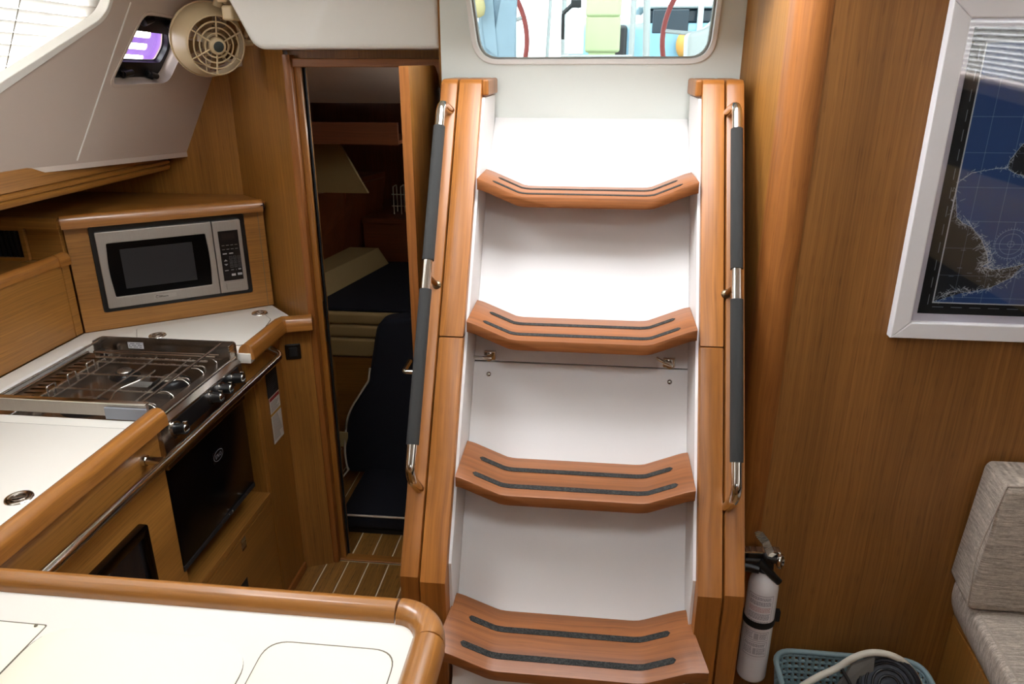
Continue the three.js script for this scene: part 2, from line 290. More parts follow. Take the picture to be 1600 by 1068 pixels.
// bulkhead with the aft cabin doorway
{
  const w = thing('wall_aft');
  const open = [[-0.828, 0.0], [-0.43, 0.0], [-0.43, 1.635, 0.06], [-0.828, 1.635]];
  part('bulkhead_panel', ext(shape([[-0.865, 0], [-0.828, 0], [-0.828, 1.632], [-0.47, 1.632], [-0.44, 1.622], [-0.43, 1.59], [-0.43, 0], [-0.395, 0], [-0.395, 1.95], [-0.865, 1.95]]), -2.165, -2.13, 0, 'y'), M.veneer, w);
  // jambs and the head with its rounded corner
  part('door_jamb', extX([[-2.165, 0], [-2.095, 0], [-2.095, 1.665], [-2.165, 1.665]], -0.868, -0.846, 0.003), M.jamb, w);
  part('door_jamb', extX([[-2.16, 0], [-2.118, 0], [-2.118, 1.64], [-2.16, 1.64]], -0.846, -0.828, 0.002), M.fiddle, w);
  const head = shape([[-0.846, 1.632], [-0.47, 1.632, 0.03], [-0.428, 1.57], [-0.405, 1.57], [-0.405, 1.655, 0.07], [-0.846, 1.655]]);
  part('door_head', ext(head, -2.16, -2.105, 0.003, 'x'), M.jamb, w);
  part('doorstop_rubber', box(-0.829, 0.0, -2.15, -0.824, 1.63, -2.142, 0.001), M.rubber, w);
  part('hinge_plate', box(-0.829, 0.90, -2.13, -0.8265, 0.955, -2.12, 0.001), M.bronze, w);
  part('hinge_plate', box(-0.829, 0.82, -2.13, -0.8265, 0.86, -2.12, 0.001), M.bronze, w);
  // angled panel between the doorway and the galley corner, and the back of the corner
  part('angled_panel', hexa([[-1.15, 0, -2.345], [-0.868, 0, -2.105], [-0.868, 0, -2.16], [-1.15, 0, -2.40]], [[-1.15, 1.95, -2.345], [-0.868, 1.95, -2.105], [-0.868, 1.95, -2.16], [-1.15, 1.95, -2.40]]), M.veneer, w);
  part('back_panel', ext([[-2.05, -0.06], [-1.145, -0.06], [-1.145, 1.72], [-1.35, 1.36], [-2.05, 1.40]], -2.38, -2.345), M.veneer, w);
}
// step of the cabin side from the doorway to the companionway
struct('wall_side_port', box(-0.403, 0, -2.16, -0.394, 1.95, -1.96, 0), M.wallWood);
// starboard: bulkhead, rounded corner post, and the return to the companionway
struct('wall_starboard_bulkhead', box(0.403, -0.06, -1.53, 1.97, 2.0, -1.50, 0.0), M.bulkhead);
{
  const pts = [[0.405, -1.4985]]; const n = 10;
  for (let i = 0; i <= n; i++) { const a = Math.PI / 2 + (Math.PI / 2) * i / n; pts.push([0.398 + 0.052 * Math.cos(a), -1.5495 + 0.052 * Math.sin(a)]); }
  pts.push([0.346, -1.58], [0.42, -1.58]); 
  struct('trim_2', extY(pts, -0.06, 2.0, 0, 'y'), M.column);
  struct('wall_starboard_return', hexa([[0.348, -0.06, -1.575], [0.372, -0.06, -1.575], [0.36, -0.06, -2.0], [0.330, -0.06, -2.0]], [[0.348, 2.0, -1.575], [0.372, 2.0, -1.575], [0.36, 2.0, -2.0], [0.330, 2.0, -2.0]]), M.wallWood);
}
struct('wall_behind_ladder', box(-0.402, -0.06, -2.02, 0.362, 1.455, -1.992, 0), M.gel);
// white moulded deckhead box over the doorway
struct('trim_3', ext(shape([[-0.893, 1.676, 0.03], [-0.404, 1.676, 0.01], [-0.404, 1.94], [-1.02, 1.94]]), -2.34, -1.985, 0.012, 'x'), M.gel);
// companionway: white moulding with the washboard window
const wash = [[-0.335, 2.05], [-0.306, 1.70], [-0.29, 1.646], [0.258, 1.649], [0.266, 1.70], [0.275, 2.05]];
{
  const outer = [[-0.396, 1.36], [0.336, 1.36], [0.336, 1.955], [-0.396, 1.955]];
  const op = (d) => [[-0.306 + d, 1.646 + d, 0.055 - d], [0.262 - d, 1.648 + d, 0.055 - d], [0.276 - d, 1.93 - d, 0.05], [-0.343 + d, 1.93 - d, 0.05]];
  const w = thing('window_3');
  part('moulding', ext(shape(outer, 0, [[op(0), 0.05]]), -1.985, -1.95, 0, 'x', 14), M.surround, w);
  part('window_frame', ext(shape(op(-0.006), 0.05, [[op(0.006), 0.05]]), -1.99, -1.944, 0.002, 'x', 14), M.white, w);
  part('gasket', ext(shape(op(0.006), 0.05, [[op(0.011), 0.05]]), -1.982, -1.958, 0.001, 'x', 14), mat({ color: '#8f8c86', roughness: 0.7 }), w);
  part('pane', ext(shape(op(0.008), 0.05), -1.972, -1.969, 0, 'x', 14), M.dimTint, w);  // tint added to the pane to dim the bright cockpit beyond
}

// ================================================================ COMPANIONWAY LADDER
const zl = (y) => -(0.76875 + 0.625 * y);                               // the ladder's slope
{
  const L = thing('companionway_ladder', 'wooden companionway ladder with white risers and four curved treads below the window', 'ladder');
  const inc = (y, off = 0) => [zl(y) + off, y];
  const upper = (t) => [[-1.935, 1.61], [...inc(1.61), 0.012], inc(t), [zl(t) - 0.15, t]];
  const lower = (t, kink) => [[zl(t) - 0.15, t], inc(t), inc(kink), [zl(kink) + 0.002, 0.0], [-1.42, 0.0]];
  // outer stiles carry the hand rails, inner ones are split where the top box lifts off
  for (const [x0, x1, k] of [[-0.361, -0.323, 0.685], [0.2745, 0.3135, 0.692]]) {
    const g = extX([[-1.935, 1.61], [...inc(1.61), 0.014], inc(k), [zl(k) + 0.002, 0.0], [-1.42, 0.0], [-1.5, 0.8]], x0, x1, 0.004, 'y');
    part('stile', g, M.rail, L);
  }
  for (const [x0, x1, k] of [[-0.3195, -0.267, 0.678], [0.2235, 0.271, 0.688]]) {
    part('stile', extX(upper(1.1035), x0, x1, 0.003, 'y'), M.rail, L);
    part('stile', extX(lower(1.1005, k), x0, x1, 0.003, 'y'), M.rail, L);
  }
  // dark backing in the gaps between the stiles
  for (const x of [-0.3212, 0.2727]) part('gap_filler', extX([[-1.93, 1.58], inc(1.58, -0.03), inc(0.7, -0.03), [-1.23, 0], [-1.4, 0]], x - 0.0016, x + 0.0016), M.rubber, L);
  // rounded returns at the top of the inner stiles
  part('stile_return', box(-0.2675, 1.574, -1.93, -0.252, 1.610, -1.768, 0.005), M.rail, L);
  part('stile_return', box(0.2085, 1.574, -1.93, 0.224, 1.610, -1.768, 0.005), M.rail, L);
  // white cheeks, back board in two leaves and the top riser
  for (const [x0, x1] of [[-0.2668, -0.261], [0.2175, 0.2232]]) part('cheek', extX([[-1.95, 1.57], inc(1.57, -0.022), inc(0.7, -0.022), [-1.225, 0.0], [-1.45, 0.0]], x0, x1), M.riser, L);
  const bk = -0.1555, back = (a, b) => extX([inc(a, bk), inc(b, bk), [zl(b) + bk - 0.016, b], [zl(a) + bk - 0.016, a]], -0.2605, 0.217);
  part('riser_board', back(1.0115, 1.372), M.riser, L);
  part('riser_board', back(0.0, 1.0085), M.riser, L);
  part('seam_shadow_gap', extX([inc(1.004, bk - 0.006), inc(1.016, bk - 0.006), [zl(1.016) + bk - 0.014, 1.016], [zl(1.004) + bk - 0.014, 1.004]], -0.2605, 0.217), M.rubber, L);
  part('top_riser', extX([[-1.7815, 1.345], [-1.7815, 1.372], [-1.949, 1.516], [-1.949, 1.48], [-1.80, 1.34]], -0.2605, 0.217, 0.0, 'y', 0.004), M.riser, L);
  // treads
  const cx = -0.022, prof = (x) => { const a = Math.abs(x - cx); if (a < 0.125) return 0; if (a < 0.15) return ((a - 0.125) ** 2) / 0.05 * 0.21; const k = 0.00263 + (a - 0.15) * 0.42; return k < 0.032 ? k : 0.032 + (0.24 - a) * 0 + 0.008 * (1 - Math.exp(-(k - 0.032) / 0.008)); };
  [1.372, 1.101, 0.8295, 0.557].forEach((y, i) => {
    const last = i === 3, xa = last ? -0.2745 : -0.2602, xb = last ? 0.2415 : 0.2165, th = 0.024, top = [], bot = [];
    for (let k = 0; k <= 48; k++) { const x = xa + (xb - xa) * k / 48; top.push([x, prof(x)]); bot.unshift([x, prof(x) - th]); }
    const z0 = zl(y) - 0.155, z1 = zl(y) + (last ? 0.016 : 0.0);
    let g = ext(shape([...bot, ...top]), z0, z1, 0.003, 'x'); g.translate(0, y, 0);
    if (last) {   // the front corners flare past the stiles; behind them the tread is as narrow as the others
      const p = g.attributes.position; for (let v = 0; v < p.count; v++) { const x = p.getX(v), f = p.getZ(v) > z1 - 0.006 ? 0 : p.getZ(v) < z0 + 0.006 ? 1 : 0; if (f) p.setX(v, Math.max(-0.2602, Math.min(0.2165, x))); }
      g = wuv(g, 'x');
    }
    const t = part('tread', toCreasedNormals(g.toNonIndexed ? g : g, 0.5), M.tread, L);
    for (const [f, half] of [[0.30, 0.208], [0.66, 0.203]]) {
      const w = 0.0155, s = new THREE.BoxGeometry(half * 2, 0.004, w, 90, 1, 8), p = s.attributes.position, zc = z1 + (z0 - z1) * (f === 0.3 ? 0.23 : 0.66), r = w / 2;
      for (let v = 0; v < p.count; v++) {
        const x = p.getX(v), e = half - r - Math.abs(x), q = e < 0 ? Math.sqrt(Math.max(0, 1 - (e / r) ** 2)) : 1, X = x + cx;
        p.setXYZ(v, X, y + prof(X) + p.getY(v) - 0.0008, zc + p.getZ(v) * q);
      }
      s.computeVertexNormals(); part('grip_strip', wuv(s, 'x'), M.grit, t, 'dark grey gritty grip strip');
    }
  });
  // turn latches over the seam and the screws below it
  const zs = (y) => zl(y) + bk;
  for (const [x, tip, ty] of [[-0.226, -0.262, 1.021], [0.176, 0.146, 1.037]]) {
    const y = 1.022, q = part('turn_latch', box(x - 0.014, y - 0.012, zs(y) - 0.004, x + 0.014, y + 0.012, zs(y) + 0.006, 0.003), M.chrome, L);
    part('latch_lever', [cyl([x, y, zs(y)], [x, y, zs(y) + 0.018], 0.008), tube([[x + 0.006, y, zs(y) + 0.018], [(x + tip) / 2, (y + ty) / 2 + 0.001, zs(y) + 0.02], [tip, ty, zs(y) + 0.014]], 0.0046)], M.chrome, q);
  }
  for (const x of [-0.226, 0.178]) part('screw', lathe([[0, 0.003], [0.002, 0.003], [0.005, 0.002], [0.0055, 0]], [x, 0.985, zs(0.985)], [0, 0.5, 0.86], 16), M.darkSteel, L);
  // hand rails: chrome tube, two leather wraps, a middle post
  const nrm = V(0, 0.625, 1).normalize();
  const hp = (x, y, off) => [x, y + nrm.y * off, zl(y) + nrm.z * off];
  for (const [x, xi] of [[-0.346, -0.335], [0.288, 0.279]]) {
    const h = part('hand_rail', tube([hp(xi, 1.545, -0.004), hp(x, 1.540, 0.046), hp(x, 0.850, 0.046), hp(xi, 0.832, -0.004)], 0.0105, 0.045, 14), M.chrome, L, 'chrome hand rail with two dark leather grips');
    for (const [a, b] of [[1.49, 1.232], [1.178, 0.905]]) part('leather_grip', cyl(hp(x, a, 0.046), hp(x, b, 0.046), 0.0128, 0.0128, 20), M.leather, h);
    const s = x < 0 ? 1 : -1;
    part('rail_post', [cyl(hp(x, 1.205, 0.046), hp(x + s * 0.012, 1.198, 0.0), 0.0055), lathe([[0, 0.006], [0.006, 0.005], [0.01, 0]], hp(x + s * 0.013, 1.198, 0), [0, 0.53, 0.85], 16)], M.bronze, h);
  }
}

// ================================================================ DOOR TO THE AFT CABIN
{
  const D = thing('door', 'narrow honey wood cabin door standing open beside the ladder', 'door', null, [-0.4365, 0.006, -2.118], 0.035);
  // leaf runs towards the viewer from its hinges
  const leaf = extX([[0.0, 0], [0.40, 0], [0.40, 1.632], [0.05, 1.632, 0.03], [0.0, 1.59, 0.05]], -0.022, 0, 0.002, 'y', 0.0005);
  part('leaf', leaf, M.wallWood, D);
  part('edge_band', box(-0.0222, 0.0, 0.398, 0.0002, 1.631, 0.4015, 0.001), M.jamb, D);
  const lk = part('lock_plate', box(-0.0185, 0.82, 0.4008, -0.0035, 0.93, 0.4035, 0.001), M.bronze, D);
  part('latch_bolt', box(-0.0155, 0.855, 0.403, -0.0065, 0.872, 0.409, 0.002), M.chrome, lk);
  for (const s of [-1, 1]) {
    const x = s < 0 ? -0.022 : 0, h = part('door_handle', lathe([[0, 0.006], [0.018, 0.006], [0.02, 0]], [x, 0.885, 0.368], [s, 0, 0], 24), M.chrome, D);
    part('lever', tube([[x, 0.885, 0.368], [x + s * 0.034, 0.885, 0.368], [x + s * 0.034, 0.883, 0.29]], 0.0065, 0.01), M.chrome, h);
  }
}

// ================================================================ GALLEY
const plan = (a, turn) => ({ a, turn });
// half-round fiddle section: side, up
const nose = (w, h, n = 8) => { const s = [[-w / 2, 0]]; s.push([w / 2, 0]); s.push([w / 2, h * 0.35]); for (let i = 1; i < n; i++) { const t = i / n * Math.PI; s.push([w / 2 * Math.cos(t), h * 0.35 + h * 0.65 * Math.sin(t)]); } s.push([-w / 2, h * 0.35]); return s; };
const fid = (pts, w = 0.036, h = 0.04) => { const g = sweep(pts, nose(w, h).reverse()); return wuv(g, Math.abs(pts[0][0] - pts[pts.length - 1][0]) > Math.abs(pts[0][2] - pts[pts.length - 1][2]) ? 'x' : 'z'); };
function ringPull(parent, x, z, turn, y = 0.9) {
  const r = part('ring_pull', lathe([[0, 0.0006], [0.0165, 0.0006], [0.018, 0.0028], [0.023, 0.0028], [0.0245, 0]], [0, 0, 0], [0, 1, 0], 32), M.chrome, parent, 'round flush metal ring pull');
  r.position.set(x, y, z); r.rotation.y = turn;
  part('finger_ring', [torus([0, 0.0022, 0], [0, 1, 0], 0.0125, 0.0018, 28, 6), box(-0.014, 0.001, -0.003, 0.014, 0.0035, 0.003, 0.001)], M.darkSteel, r);
  return r;
}
{
  const W = thing('galley_worktop', 'white galley worktop round the stove with wooden edge trims and lift-out lid', 'worktop');
  part('slab', extY([[-1.478, -0.862], [-0.972, -0.862], [-0.972, -1.385], [-1.412, -1.385], [-1.412, -1.815], [-0.955, -1.80], [-0.922, -1.80], [-0.935, -2.03], [-0.90, -2.085], [-1.04, -2.225], [-1.478, -1.905]], 0.872, 0.9, 0.0015, 'z'), M.counter, W);
  // raised white strip along the back of the stove
  part('back_strip', box(-1.41, 0.9, -1.79, -1.398, 0.908, -1.39, 0.003), M.white, W);
  part('lid_seam', extY([[-1.2914, -1.868], [-1.3468, -1.956], [-1.06, -2.168], [-0.983, -2.085], [-0.953, -1.91], [-0.973, -1.858]].reverse(), 0.9, 0.9012, 0, 'x', 0.012), M.seam, W);
  const lid = part('worktop_lid', extY([[-1.29, -1.868], [-1.345, -1.955], [-1.06, -2.166], [-0.985, -2.085], [-0.955, -1.91], [-0.975, -1.86]].reverse(), 0.9, 0.9022, 0.0008, 'x', 0.012), M.counter, W);
  ringPull(lid, -1.25, -1.905, 0.3, 0.9022); ringPull(lid, -1.043, -2.135, 0.6, 0.9022);
  part('lid_seam', extY([[-1.462, -0.868], [-1.462, -1.3468], [-0.983, -1.3468], [-0.983, -0.868]].reverse(), 0.9, 0.901, 0, 'x', 0.02), M.seam, W);
  const l2 = part('worktop_lid', extY([[-1.46, -0.87], [-1.46, -1.345], [-0.985, -1.345], [-0.985, -0.87]].reverse(), 0.9, 0.9018, 0.0008, 'x', 0.02), M.counter, W);
  ringPull(l2, -1.026, -1.066, 0.4, 0.9018);
  part('edge_trim', fid([[-0.953, 0.888, -0.872], [-0.953, 0.888, -1.392], [-0.953, 0.886, -1.402]], 0.044, 0.042), M.fiddle, W);
  part('edge_trim', fid([[-0.935, 0.882, -1.805], [-0.935, 0.882, -2.025]], 0.044, 0.044), M.fiddle, W);
  part('edge_trim', fid([[-0.935, 0.882, -2.025], [-0.928, 0.882, -2.045], [-0.849, 0.882, -2.075]], 0.044, 0.044), M.fiddle, W);
}
{
  const C = thing('galley_cabinet', 'wooden galley cabinet front with stove niche and drawer', 'cabinet');
  part('front_panel', extX(rect(-1.405, 0.05, -0.866, 0.886), -0.974, -0.954, 0.001, 'z'), M.veneer, C);
  part('end_panel', box(-1.47, 0.05, -1.403, -0.975, 0.871, -1.392, 0.001), M.veneer, C);
  part('niche_floor', box(-1.40, 0.395, -1.875, -0.953, 0.415, -1.405, 0.0015, 'z'), M.veneer, C);
  part('niche_side', box(-1.40, 0.05, -1.89, -0.962, 0.871, -1.877, 0.001), M.veneer, C);
  part('niche_back', box(-1.46, 0.05, -1.89, -1.42, 0.871, -1.405, 0.0), M.veneer, C);
  const dr = part('drawer', box(-0.972, 0.045, -1.872, -0.9535, 0.392, -1.409, 0.002, 'x'), M.veneer, C);
  const lt = part('push_latch', box(-0.9538, 0.352, -1.69, -0.951, 0.388, -1.665, 0.001), M.steel, dr);
  lt.userData.label = 'small square metal push latch';
  part('vent_slot', box(-0.9538, 0.16, -1.67, -0.9528, 0.262, -1.60, 0.0005), M.rubber, dr);
  // post right of the stove, with its upper block
  part('side_post', box(-0.975, 0.0, -2.055, -0.953, 0.872, -1.88, 0.002, 'y'), M.veneer, C);
  part('corner_panel', hexa([[-0.955, 0, -2.055], [-0.866, 0, -2.092], [-0.866, 0, -2.11], [-0.972, 0, -2.075]], [[-0.955, 0.884, -2.055], [-0.866, 0.884, -2.092], [-0.866, 0.884, -2.11], [-0.972, 0.884, -2.075]]), M.veneer, C);
  part('side_block', box(-1.0, 0.79, -1.88, -0.951, 0.871, -1.82, 0.002, 'x'), M.veneer, C);
  part('plinth_trim', box(-0.958, 0.0, -2.05, -0.945, 0.03, -1.41, 0.002, 'z'), M.jamb, C);
  // dark framed cooler door in the near panel
  const cd = part('cooler_door', extX(rect(-1.262, 0.22, -0.88, 0.70), -0.955, -0.943, 0.003, 'y', 0.006), M.smoke, C, 'dark glossy cooler door with steel frame');
  const fr = remap(ext(shape(rect(-1.275, 0.20, -0.868, 0.715), 0.012, [[rect(-1.252, 0.225, -0.89, 0.69), 0.006]]), -0.955, -0.936, 0.003), (a, b, c) => [c, b, a]);
  part('door_frame', fr, M.gunmetal, cd);
  part('door_catch', extX(rect(-1.19, 0.50, -1.14, 0.56), -0.944, -0.932, 0.003, 'y', 0.004), M.steel, cd);
  // notices on the post
  const note = canvas(128, 160, (g, w, h) => { g.fillStyle = '#0b0b0c'; g.fillRect(0, 0, w, h); g.fillStyle = '#3a3a3c'; for (let i = 0; i < 13; i++) g.fillRect(12, 12 + i * 11, 50 + ((i * 37) % 50), 3); });
  const warn = canvas(128, 256, (g, w, h) => {
    g.fillStyle = '#cfc8bb'; g.fillRect(0, 0, w, h); g.fillStyle = '#8e1f1a'; g.fillRect(4, 2, w - 8, 18); g.fillStyle = '#7b786f';
    for (let i = 0; i < 7; i++) g.fillRect(10, 28 + i * 8, 70 + ((i * 29) % 38), 3);
    g.fillStyle = '#b98a34'; g.fillRect(0, 86, w, 14); g.fillStyle = '#7b786f'; for (let i = 0; i < 17; i++) g.fillRect(10, 108 + i * 8, 70 + ((i * 41) % 38), 3);
  });
  const card = (x0, z0, z1, y0, y1, t, name, label) => { const g = new THREE.BoxGeometry(z0 - z1, y1 - y0, 0.001); g.rotateY(Math.PI / 2); g.translate(x0, (y0 + y1) / 2, (z0 + z1) / 2); part(name, g, mat({ color: '#ffffff', map: t, roughness: 0.85 }), C, label); };
  card(-0.9522, -1.935, -2.012, 0.70, 0.785, note, 'notice_plate', 'black notice plate');
  card(-0.9522, -1.94, -2.012, 0.545, 0.697, warn, 'warning_label', 'white warning label with a red band');
  const eng = canvas(64, 32, (g, w, h) => { g.clearRect(0, 0, w, h); g.fillStyle = '#a9743c'; g.fillRect(0, 0, w, h); g.fillStyle = '#5b3a16'; g.font = 'bold 24px sans-serif'; g.fillText('A/C', 8, 25); });
  card(-0.9505, -1.842, -1.868, 0.842, 0.855, eng, 'engraved_mark');
}
{
  // black outlet on the corner panel
  const t = Math.atan2(0.037, 0.089), o = thing('power_outlet', 'square black power outlet on the corner panel beside the doorway', 'outlet', null, [-0.918, 0.778, -2.0715], t + 0.0);
  part('plate', new RoundedBoxGeometry(0.046, 0.05, 0.008, 3, 0.003).translate(0, 0.025, 0.003), M.black, o);
  part('rocker', new RoundedBoxGeometry(0.026, 0.03, 0.005, 2, 0.002).translate(0, 0.025, 0.008), M.rubber, o);
}
{
  // island at the near side
  const I = thing('island_counter', 'white island countertop with rounded wooden edge in the foreground', 'counter');
  part('slab', extY([[-1.45, -0.845], [-0.225, -0.845], [-0.225, -0.3], [-1.45, -0.3]].reverse(), 0.872, 0.9, 0.001, 'x'), M.counter, I);
  for (const [pts, r] of [[[[-0.748, -0.768], [-0.49, -0.775], [-0.438, -0.74], [-0.43, -0.42], [-0.748, -0.42]], 0.05], [[[-0.425, -0.775], [-0.244, -0.775], [-0.240, -0.42], [-0.415, -0.42]], 0.035], [[[-1.2, -0.772], [-0.751, -0.768], [-0.751, -0.42], [-1.2, -0.42]], 0.004]]) {
    const cx = pts.reduce((q, p) => q + p[0], 0) / 4, cz = pts.reduce((q, p) => q + p[1], 0) / 4;
    const l = part('lid', extY(pts.slice().reverse(), 0.9, 0.9008, 0.0003, 'x', r), M.lid, I);
    part('lid_seam', extY(pts.map(([x, z]) => [x + Math.sign(x - cx) * 0.0014, z + Math.sign(z - cz) * 0.0019]).reverse(), 0.9, 0.9006, 0, 'x', r), M.seam, l);
  }
  part('screw_cap', lathe([[0, 0.0012], [0.002, 0.001], [0.0026, 0]], [-0.764, 0.9018, -0.765], [0, 1, 0], 12), M.seam, I);
  part('edge_trim', fid([[-0.93, 0.888, -0.848], [-0.262, 0.888, -0.848]], 0.040, 0.034), M.fiddle, I);
  part('edge_trim', fid(arcPts(-0.258, 0.888, -0.795, 0.053, -Math.PI / 2, 0, 10), 0.044, 0.034), M.fiddle, I);
  part('edge_trim', fid([[-0.205, 0.888, -0.793], [-0.205, 0.888, -0.3]], 0.046, 0.034), M.fiddle, I);
  part('end_panel', box(-0.222, 0, -0.80, -0.205, 0.888, -0.3, 0.002, 'y'), M.veneer, I);
  part('back_panel', box(-0.93, 0, -0.862, -0.225, 0.872, -0.846, 0.001, 'x'), M.veneer, I);
}
{
  const R = thing('grab_rail', 'stainless steel grab rail running along the front of the galley', 'rail');
  const x = -0.902, y = 0.838;
  part('rail_tube', tube([[-0.955, y + 0.024, -1.955], [x, y, -1.955], [x, y, -0.90], [-0.955, y, -0.90]], 0.0105, 0.03, 14), M.chrome, R);
  const b = part('rail_post', cyl([-0.955, y, -1.325], [x + 0.004, y, -1.325], 0.0095, 0.0095, 16), M.chrome, R);
  part('collar', cyl([-0.954, y, -1.325], [-0.945, y, -1.325], 0.014, 0.012, 18), M.chrome, b);
  part('collar', cyl([-0.953, y + 0.024, -1.955], [-0.944, y + 0.022, -1.955], 0.015, 0.013, 18), M.bronze, R);
}

// ---- gimballed stove
{
  const S = thing('stove', 'stainless steel gimballed gas stove with black oven door', 'stove');
  const x0 = -1.385, x1 = -0.962, z0 = -1.785, z1 = -1.40, yt = 0.89;
  // tray with the slotted back ledge
  const slots = []; for (let i = 0; i < 15; i++) { const z = z1 - 0.03 - i * 0.0225; slots.push([[[-1.372, z - 0.0045], [-1.327, z - 0.0075], [-1.327, z + 0.0015], [-1.372, z + 0.0045]], 0.002]); }
  part('back_ledge', extY(rect(-1.385, z0, -1.315, z1), yt - 0.004, yt, 0, 'z', 0.004, slots), M.bronze, S);
  part('hob_tray', [box(-1.315, yt - 0.03, z0, x1, yt - 0.022, z1, 0.002), box(-1.318, yt - 0.03, z0, -1.314, yt, z1, 0.001), box(-1.315, yt - 0.03, z0, x1, yt + 0.0, z0 + 0.004, 0.001), box(-1.315, yt - 0.03, z1 - 0.004, x1, yt, z1, 0.001), box(x1 - 0.03, yt - 0.03, z0, x1, yt - 0.006, z1, 0.006)], M.darkSteel, S);
  part('tray_label', box(-1.17, yt - 0.0217, -1.66, -1.12, yt - 0.0212, -1.625, 0), M.mesh, S);
  // guard plates fore and aft
  const gb = part('guard_plate', ext(shape([[-1.345, 0.872], [-0.952, 0.872], [-0.952, 0.94, 0.01], [-1.345, 0.94, 0.012]]), z0 - 0.004, z0, 0, 'x'), M.darkSteel, S);
  part('plate_end', box(-0.958, 0.872, z0 - 0.004, -0.955, 0.938, z0 + 0.03, 0.001), M.steel, gb);
  part('plate_end', box(-1.345, 0.872, z0 - 0.004, -1.342, 0.938, z0 + 0.03, 0.001), M.steel, gb);
  const lab = canvas(96, 48, (g, w, h) => { g.fillStyle = '#c9c9cc'; g.fillRect(0, 0, w, h); g.fillStyle = '#2b2b30'; for (let r = 0; r < 3; r++) for (let i = 0; i < 9; i++) if ((i * 7 + r * 5) % 4) g.fillRect(8 + i * 9, 8 + r * 13, 6, 6); });
  const lg = new THREE.BoxGeometry(0.045, 0.018, 0.0006); lg.translate(-1.24, 0.918, z0 + 0.0005); part('maker_label', lg, mat({ map: lab, roughness: 0.5 }), gb, 'small silver maker label');
  const gf = part('guard_plate', ext(shape([[-1.40, 0.908], [-0.968, 0.908], [-0.968, 0.941, 0.004], [-1.40, 0.941, 0.004]]), z1 + 0.002, z1 + 0.012, 0.001, 'x'), M.steelFace, S);
  part('guard_lip', box(-1.40, 0.937, z1 - 0.002, -0.968, 0.942, z1 + 0.013, 0.002), M.chrome, gf);
  part('foam_pad', box(-1.065, 0.903, z1 + 0.0125, -0.966, 0.931, z1 + 0.018, 0.001), mat({ color: '#8c8f96', roughness: 0.95 }), gf);
  part('pot_clamp_knob', lathe([[0, 0.022], [0.008, 0.022], [0.0095, 0.018], [0.0095, 0.003], [0.012, 0]], [-1.318, yt, -1.755], [0, 1, 0], 20), M.black, S);
  // three burners
  for (const [bx, bz, r] of [[-1.20, -1.50, 0.038], [-1.075, -1.66, 0.034], [-1.22, -1.69, 0.026]]) {
    const b = part('burner', lathe([[0, 0.014], [r * 0.75, 0.014], [r, 0.010], [r, 0.004], [r * 1.35, 0.002], [r * 1.45, 0]], [bx, yt - 0.022, bz], [0, 1, 0], 28), M.black, S);
    part('burner_cap', lathe([[0, 0.006], [r * 0.62, 0.005], [r * 0.7, 0]], [bx, yt - 0.008, bz], [0, 1, 0], 24), M.steel, b);
  }
  // wire pan rests, fiddle bars and their hooks
  const g1 = part('pan_rest', [
    ...[-1.47, -1.53, -1.62, -1.70].map((z) => tube([[-1.30, yt - 0.01, z], [-1.30, yt + 0.012, z], [-1.0, yt + 0.012, z], [-0.998, yt - 0.012, z]], 0.0024, 0.008, 6)),
    tube([[-1.155, yt + 0.014, -1.44], [-1.155, yt + 0.014, -1.74]], 0.0024, 0, 6), tube([[-1.26, yt + 0.014, -1.44], [-1.26, yt + 0.014, -1.74]], 0.0024, 0, 6),
    tube([[-1.05, yt + 0.014, -1.44], [-1.06, yt + 0.014, -1.74]], 0.0024, 0, 6)], M.steel, S);
  for (let i = 0; i < 5; i++) { const z = -1.45 - i * 0.072; part('wire_hook', tube([[-0.99, yt - 0.024, z], [-0.985, yt + 0.008, z], [-1.0, yt + 0.018, z - 0.003], [-1.018, yt + 0.018, z - 0.003]], 0.0022, 0.006, 6), M.chrome, S); }
  for (let i = 0; i < 5; i++) { const z = -1.44 - i * 0.075; part('wire_loop', tube([[-1.305, yt - 0.01, z], [-1.305, yt + 0.02, z], [-1.305, yt + 0.02, z - 0.03], [-1.305, yt - 0.01, z - 0.03]], 0.0022, 0.005, 6), M.chrome, S); }
  part('fiddle_bar', tube([[-1.30, yt + 0.026, -1.700], [-0.99, yt + 0.026, -1.700]], 0.003, 0, 8), M.steel, S);
  part('fiddle_bar', tube([[-1.31, yt + 0.022, -1.755], [-0.985, yt + 0.022, -1.755]], 0.003, 0, 8), M.darkSteel, S);
  for (const [x, y, e] of [[-1.385, yt + 0.003, 0], [-0.957, 0.897, 0.01], [-1.315, yt, 0]]) part('rim_trim', tube([[x, y, z1 + e], [x, y, z0]], 0.0036, 0, 8), M.chrome, S);
  part('fiddle_bar', tube([[-0.992, 0.934, z1 + 0.002], [-0.992, 0.934, z0]], 0.0034, 0, 8), M.darkSteel, S);
  part('fiddle_bar', tube([[-1.36, 0.922, z1], [-1.335, 0.934, z0 + 0.02]], 0.003, 0, 8), M.steel, S);
  part('fiddle_bar', tube([[-1.33, yt + 0.024, -1.735], [-0.985, yt + 0.024, -1.735]], 0.004, 0, 8), M.darkSteel, S);
  part('pot_holder_arm', [tube([[-1.10, yt + 0.016, -1.44], [-1.13, yt + 0.018, -1.52], [-1.09, yt + 0.026, -1.58], [-1.10, yt + 0.02, -1.64]], 0.0026, 0.02, 6), tube([[-1.12, yt + 0.018, -1.46], [-1.17, yt + 0.018, -1.46], [-1.21, yt + 0.02, -1.43]], 0.0026, 0.01, 6)], M.chrome, S);
  // front: sloped control panel
  const cp = part('control_panel', remap(ext([[-0.975, 0.80], [-0.938, 0.81], [-0.945, 0.882], [-0.958, 0.896], [-0.985, 0.896]].reverse(), z0 - 0.004, z1 + 0.012, 0.002, 'x'), (x, y, z) => [x, y, z], 'z'), M.darkSteel, S);
